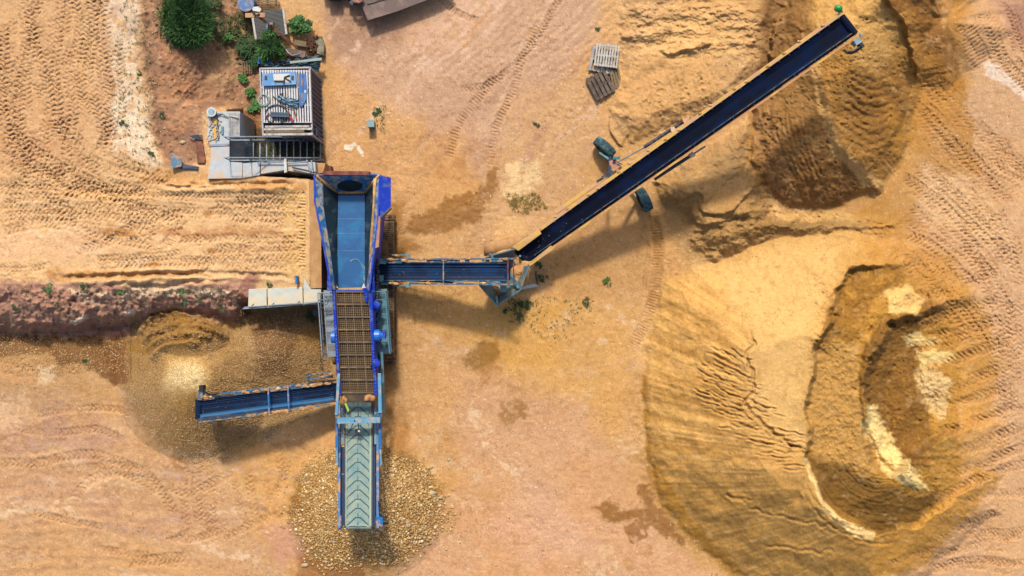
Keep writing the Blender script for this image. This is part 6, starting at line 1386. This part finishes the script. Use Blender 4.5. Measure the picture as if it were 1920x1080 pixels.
plant('leafy_shrub', 566, 52, .55, .8, 1300, .11, 'leaf2', 'bright green leafy shrub right of the woven panel', 'shrub', 4, clump=16, cw=.28, m2='leaf')
plant('leafy_shrub', 402, 10, .45, .5, 600, .10, 'leaf3', 'olive shrub between the large bush and the barrel', 'shrub', 5, clump=12, cw=.3)
plant('leafy_shrub', 468, 92, .62, .4, 1400, .09, 'leaf', 'dark leafy shrub left of the blue pipes', 'shrub', 6, clump=22, cw=.22, m2='leaf3')
plant('leafy_shrub', 428, 74, .3, .25, 350, .09, 'leaf2', 'small green shrub right of the large bush', 'shrub', 7, clump=8, cw=.3)
plant('leafy_shrub', 482, 120, .4, .35, 500, .09, 'leaf', 'dark shrub at the back left corner of the container', 'shrub', 8, clump=10, cw=.3)
for i, (u, v, r_) in enumerate([(456, 149, .2), (471, 175, .26), (478, 201, .28)]):
    plant('broad_leaf_weed', u, v, r_, .25, 150, .14, 'leaf2', ['smallest of three broad-leaved weeds left of the container', 'middle of three broad-leaved weeds left of the container', 'lowest of three broad-leaved weeds, nearest the stairs'][i], 'weed', 20 + i, 'broad-leaved weeds left of the container', clump=6, cw=.4)
WE = [(304, 217, .16, 'round tuft on the red earth, left of the slab', 'leaf'), (233, 232, .2, 'spiky tuft in the middle of the white strip', 'leaf'), (283, 290, .16, 'tuft at the lower end of the white strip', 'leaf3'), (262, 140, .13, 'tuft halfway up the edge of the white strip', 'leaf3'),
 (92, 543, .28, 'dark green clump on the pink bank, leftmost', 'leaf2'), (160, 538, .22, 'thin dark tuft on the pink bank crest', 'leaf'), (228, 547, .16, 'small tuft on the pale part of the bank', 'leaf2'), (345, 548, .22, 'green weed on the bank crest near its middle', 'leaf2'), (347, 566, .14, 'yellow-green weed just below the crest weed', 'leaf2'),
 (376, 562, .16, 'olive tuft on the bank right of the crest weeds', 'leaf3'), (418, 577, .2, 'olive tuft on the bank near the pale blocks', 'leaf3'), (30, 580, .18, 'dark tuft on the bank at the left edge', 'leaf'), (505, 535, .13, 'small tuft between the pale blocks and the platform', 'leaf3'),
 (1140, 529, .24, 'lone green weed right of the stacker tail', 'leaf2'), (1010, 497, .2, 'green weed just above the perforated channel', 'leaf'), (1018, 520, .26, 'green weed right of the perforated channel', 'leaf'), (966, 574, .36, 'largest green patch under the feed box', 'leaf'), (987, 570, .3, 'green patch right of the largest under the feed box', 'leaf'),
 (972, 592, .26, 'green patch below the largest under the feed box', 'leaf3'), (947, 584, .12, 'small tuft left of the feed box patches', 'leaf'), (1005, 235, .16, 'olive tuft in the middle of the open yard', 'leaf3'), (712, 208, .14, 'upper of two tufts right of the small box', 'leaf'), (703, 215, .11, 'lower of two tufts right of the small box', 'leaf'),
 (988, 446, .14, 'small weed by the stacker loading skirt', 'leaf2'), (921, 456, .14, 'small weed growing over the sand-coated pipe', 'leaf2'), (1100, 566, .22, 'thin olive weed low in the yard', 'leaf3'), (1121, 55, .12, 'small dark tuft above the pallets', 'leaf'), (160, 676, .1, 'small dark tuft below the gravel slope', 'leaf'),
 (580, 595, .3, 'dark green clump in the shade under the pale blocks', 'leaf'), (462, 305, .12, 'weed on the gap between slab and block', 'leaf2'), (596, 288, .2, 'weed growing through the lowest stair', 'leaf'), (466, 288, .14, 'weed showing through the landing grate', 'leaf2')]
for i, (u, v, r_, l, m_) in enumerate(WE):
    plant('weed', u, v, r_ * 1.15, r_ * .45, int(30 + 900 * r_ * r_), .07, m_, l, 'weed', 60 + i, clump=max(5, int(r_ * 34)), cw=.32, trunk=.006)
def stuffmesh(name, mb, m, label, cat, off=None):
    o = mb.build(name, M[m] if isinstance(m, str) else m); return tag(o, label, cat, kind='stuff')
def scatter_leaf(poly, n, ls, seed, hh=.06, cl=5):
    r = random.Random(seed); a = MB(); p = np.array(poly); k = 0
    while k < n:
        u, v = r.uniform(p[:, 0].min(), p[:, 0].max()), r.uniform(p[:, 1].min(), p[:, 1].max())
        if sdist(poly, np.array([u]), np.array([v]))[0] < 0: continue
        k += 1; z0 = g(u, v)
        for j in range(r.randint(2, cl)):
            c = P(u + r.gauss(0, 1.3), v + r.gauss(0, 1.3), z0 + r.uniform(.0, hh)); t = r.random() * 6.28; o = Vector((math.cos(t), math.sin(t), r.uniform(.0, .6))) * ls; s = Vector((-o.y, o.x, 0)) * .35
            a.add([c, c + o * .5 + s, c + o, c + o * .5 - s], [(0, 1, 2, 3)])
    return a
stuffmesh('ground_cover', scatter_leaf([(395, 40), (470, 20), (495, 90), (490, 130), (455, 120), (440, 80), (405, 80)], 420, .08, 1, .12, 8), 'leaf3', 'creeping weeds between the large bush and the woven panel', 'ground cover')
stuffmesh('ground_cover', scatter_leaf([(950, 365), (1010, 362), (1025, 390), (985, 402), (955, 395)], 170, .06, 2), 'leaf4', 'dry yellowish weeds on the pale patch above the feed box', 'ground cover')
stuffmesh('ground_cover', scatter_leaf([(940, 560), (1010, 555), (1120, 560), (1110, 585), (1050, 640), (960, 610)], 110, .05, 3), 'leaf', 'sparse green weeds scattered below the feed box', 'ground cover')
stuffmesh('ground_cover', scatter_leaf([(220, 0), (275, 0), (300, 310), (225, 310), (215, 200)], 230, .05, 4), 'leaf', 'dark tufts sprinkled on the white strip', 'ground cover')
stuffmesh('ground_cover', scatter_leaf([(700, 195), (724, 198), (724, 250), (700, 250)], 46, .05, 5), 'leaf', 'sparse weeds beside the small grey box', 'ground cover')
stuffmesh('ground_cover', scatter_leaf([(480, 262), (600, 264), (600, 300), (480, 300)], 260, .08, 6, .15), 'leaf', 'dark weeds under the metal stairs', 'ground cover')
stuffmesh('ground_cover', scatter_leaf([(0, 535), (460, 535), (440, 600), (0, 610)], 120, .07, 7), 'leaf3', 'sparse weeds over the pink bank', 'ground cover')

# ================================================================== STONES
def stones(pts, sizes, name, m, label, seed):
    g_ = np.random.default_rng(seed); n = len(pts)
    ph = (1 + 5 ** .5) / 2; base = np.array([(-1, ph, 0), (1, ph, 0), (-1, -ph, 0), (1, -ph, 0), (0, -1, ph), (0, 1, ph), (0, -1, -ph), (0, 1, -ph), (ph, 0, -1), (ph, 0, 1), (-ph, 0, -1), (-ph, 0, 1)]) / 1.9
    fc = np.array([(0, 11, 5), (0, 5, 1), (0, 1, 7), (0, 7, 10), (0, 10, 11), (1, 5, 9), (5, 11, 4), (11, 10, 2), (10, 7, 6), (7, 1, 8), (3, 9, 4), (3, 4, 2), (3, 2, 6), (3, 6, 8), (3, 8, 9), (4, 9, 5), (2, 4, 11), (6, 2, 10), (8, 6, 7), (9, 8, 1)])
    v = base[None] * (1 + g_.uniform(-.22, .22, (n, 12, 1))) * sizes[:, None, None] * g_.uniform(.6, 1.15, (n, 1, 3)) * np.array([1, 1, .75])
    t = g_.random(n) * 6.283; c, s = np.cos(t)[:, None], np.sin(t)[:, None]; x = v[..., 0] * c - v[..., 1] * s; y = v[..., 0] * s + v[..., 1] * c
    v = np.stack([x, y, v[..., 2]], -1) + pts[:, None, :]
    me = bpy.data.meshes.new(name); me.vertices.add(n * 12); me.vertices.foreach_set('co', v.astype(np.float32).ravel())
    f = (fc[None] + (np.arange(n) * 12)[:, None, None]).reshape(-1, 3)
    me.loops.add(f.size); me.loops.foreach_set('vertex_index', f.astype(np.int32).ravel()); me.polygons.add(len(f)); me.polygons.foreach_set('loop_start', (np.arange(len(f)) * 3).astype(np.int32)); me.polygons.foreach_set('loop_total', np.full(len(f), 3, np.int32)); me.update(calc_edges=True)
    tn = np.repeat(g_.random(n), 12); a = me.attributes.new('tone', 'FLOAT', 'POINT'); a.data.foreach_set('value', tn.astype(np.float32))
    me.materials.append(m); o = bpy.data.objects.new(name, me); C.objects.link(o); return tag(o, label, 'gravel', kind='stuff')
def stone_mat(name, cs):
    m, nt, b = newmat(name); at = N(nt, 'ShaderNodeAttribute', attribute_name='tone'); rp_ = nt.nodes.new('ShaderNodeValToRGB'); nt.links.new(at.outputs['Fac'], rp_.inputs[0]); cr = rp_.color_ramp
    while len(cr.elements) < len(cs): cr.elements.new(.5)
    for i, c in enumerate(cs): cr.elements[i].position = i / (len(cs) - 1); cr.elements[i].color = (*alb(c), 1)
    nt.links.new(rp_.outputs[0], b.inputs['Base Color']); b.inputs['Roughness'].default_value = .9; return m
SM = stone_mat('gravel_stones', ['96703C', 'BA8E4C', 'C89E5A', 'DAB676', 'B08446', 'C8A06A', 'F0DCB0'])
SM2 = stone_mat('fine_gravel_stones', ['947248', 'B68C54', 'C49A5E', 'D6AE76', 'AC8450', 'C8A26C', 'E2C696'])
def zat_v(u, v):
    i = np.clip(np.searchsorted(us, u) - 1, 0, NU - 2); j = np.clip(np.searchsorted(vs, v) - 1, 0, NV - 2); return Z[j, i]
def pts_of(u, v, dz): z = zat_v(u, v) + dz; k = (CAMH - z) / F; return np.stack([(u - 960) * k, (540 - v) * k, z], -1)
gq = np.random.default_rng(21)
n = 19000; t = gq.random(n) * 6.283; r = gq.random(n) ** .55 * (1 + .28 * (gq.random(n) < .10) * gq.random(n)); e = 1 + .10 * np.sin(3 * t + 1) + .06 * np.sin(7 * t)
u = 687 + 150 * r * e * np.cos(t); v = 950 + 124 * r * e * np.sin(t); sz_ = (.020 + .055 * gq.random(n) ** 2.6 * (.6 + .7 * r)); keep = gq.random(n) < np.clip((1.05 - r) * 2.6, .25, 1)
stones(pts_of(u, v, 0)[keep] + np.array([0, 0, .01]), sz_[keep], 'coarse_gravel', SM, 'broad heap of coarse yellow-brown stones round the head of the long discharge conveyor', 1)
n = 16000; u = gq.normal(372, 80, n); v = gq.normal(715, 72, n); m1 = GR[np.clip(np.searchsorted(vs, v), 0, NV - 1), np.clip(np.searchsorted(us, u), 0, NU - 1)] > .35; m1 &= ~(np.hypot(u - 352, v - 708) < 62 * (.5 + .8 * gq.random(n)))
u2 = gq.uniform(440, 620, 5000); v2 = gq.uniform(580, 800, 5000); m2 = GR[np.searchsorted(vs, v2), np.searchsorted(us, u2)] > .35
u, v = np.concatenate([u[m1], u2[m2]]), np.concatenate([v[m1], v2[m2]])
stones(pts_of(u, v, .005), .012 + .022 * gq.random(len(u)) ** 2, 'fine_gravel', SM2, 'fine brown gravel over the heap below the short left conveyor', 2)
u = np.concatenate([gq.uniform(0, 240, 2200), gq.uniform(730, 1000, 260), gq.uniform(270, 480, 700)]); v = np.concatenate([gq.uniform(632, 700, 2200), gq.uniform(820, 1060, 260), gq.uniform(0, 250, 700)])
stones(pts_of(u, v, .005), .014 + .028 * gq.random(len(u)) ** 2, 'scattered_pebbles', SM, 'pebbles scattered at the foot of the bank and over the bare earth', 3)
SR = [(572, 1060, .2, 'white boulder at the lower left rim of the coarse gravel'), (611, 1053, .12, 'smaller white stone right of the lower left boulder'), (810, 925, .22, 'biggest wedge-shaped stone in the coarse gravel right of the conveyor'), (826, 932, .16, 'pale stone at the right rim of the coarse gravel'), (808, 875, .14, 'pale round stone at the upper right rim of the coarse gravel'),
 (841, 862, .11, 'small pale stone outside the upper right rim'), (765, 985, .16, 'flat tan stone right of the conveyor motor'), (795, 880, .12, 'tan stone inside the upper right rim'), (779, 1002, .14, 'tan stone below the flat one near the motor'), (569, 887, .11, 'pale stone at the upper left rim of the coarse gravel'),
 (837, 1030, .1, 'round stone outside the lower right rim'), (526, 986, .09, 'pale pebble left of the coarse gravel'), (785, 945, .12, 'tan stone between the conveyor and the wedge-shaped stone'), (291, 668, .0, '')]
for i, (u_, v_, r_, l) in enumerate(SR):
    if r_: rock(u_, v_, r_ * .72, 'stone', l, grp='larger stones of the coarse gravel', seed=30 + i, sq=.75)
# ------------------------------------------------------------------ camera, light
cam = bpy.data.cameras.new('camera'); co = bpy.data.objects.new('camera', cam); C.objects.link(co)
co.location = (0, 0, CAMH); cam.sensor_width = 36; cam.lens = 36 * F / 1920.0; cam.clip_end = 3000; cam.clip_start = 0.5
bpy.context.scene.camera = co
w = bpy.data.worlds.new('World'); bpy.context.scene.world = w; w.use_nodes = True
nt = w.node_tree; bg = nt.nodes['Background']; sk = nt.nodes.new('ShaderNodeTexSky'); sk.sky_type = 'NISHITA'; sk.sun_disc = False
SUN_EL = math.radians(50); AZ = math.radians(-4)       # sun in the north, a little to the west
sk.sun_elevation = SUN_EL; sk.sun_rotation = AZ; sk.air_density = 1.0; sk.dust_density = 4.0
nt.links.new(sk.outputs[0], bg.inputs[0]); bg.inputs[1].default_value = 0.15
sl = bpy.data.lights.new('sun', 'SUN'); sl.energy = 3.5; sl.angle = math.radians(5.0); sl.color = (1, 0.93, 0.82)
so = bpy.data.objects.new('sun', sl); C.objects.link(so)
d = Vector((math.sin(AZ) * math.cos(SUN_EL), math.cos(AZ) * math.cos(SUN_EL), math.sin(SUN_EL)))
so.rotation_euler = d.to_track_quat('Z', 'Y').to_euler()
vsn = bpy.context.scene.view_settings
bpy.context.scene.display_settings.display_device = 'sRGB'
vsn.view_transform = 'Standard'; vsn.look = 'None'; vsn.gamma = 1.0; vsn.use_curve_mapping = False; vsn.exposure = 0.49
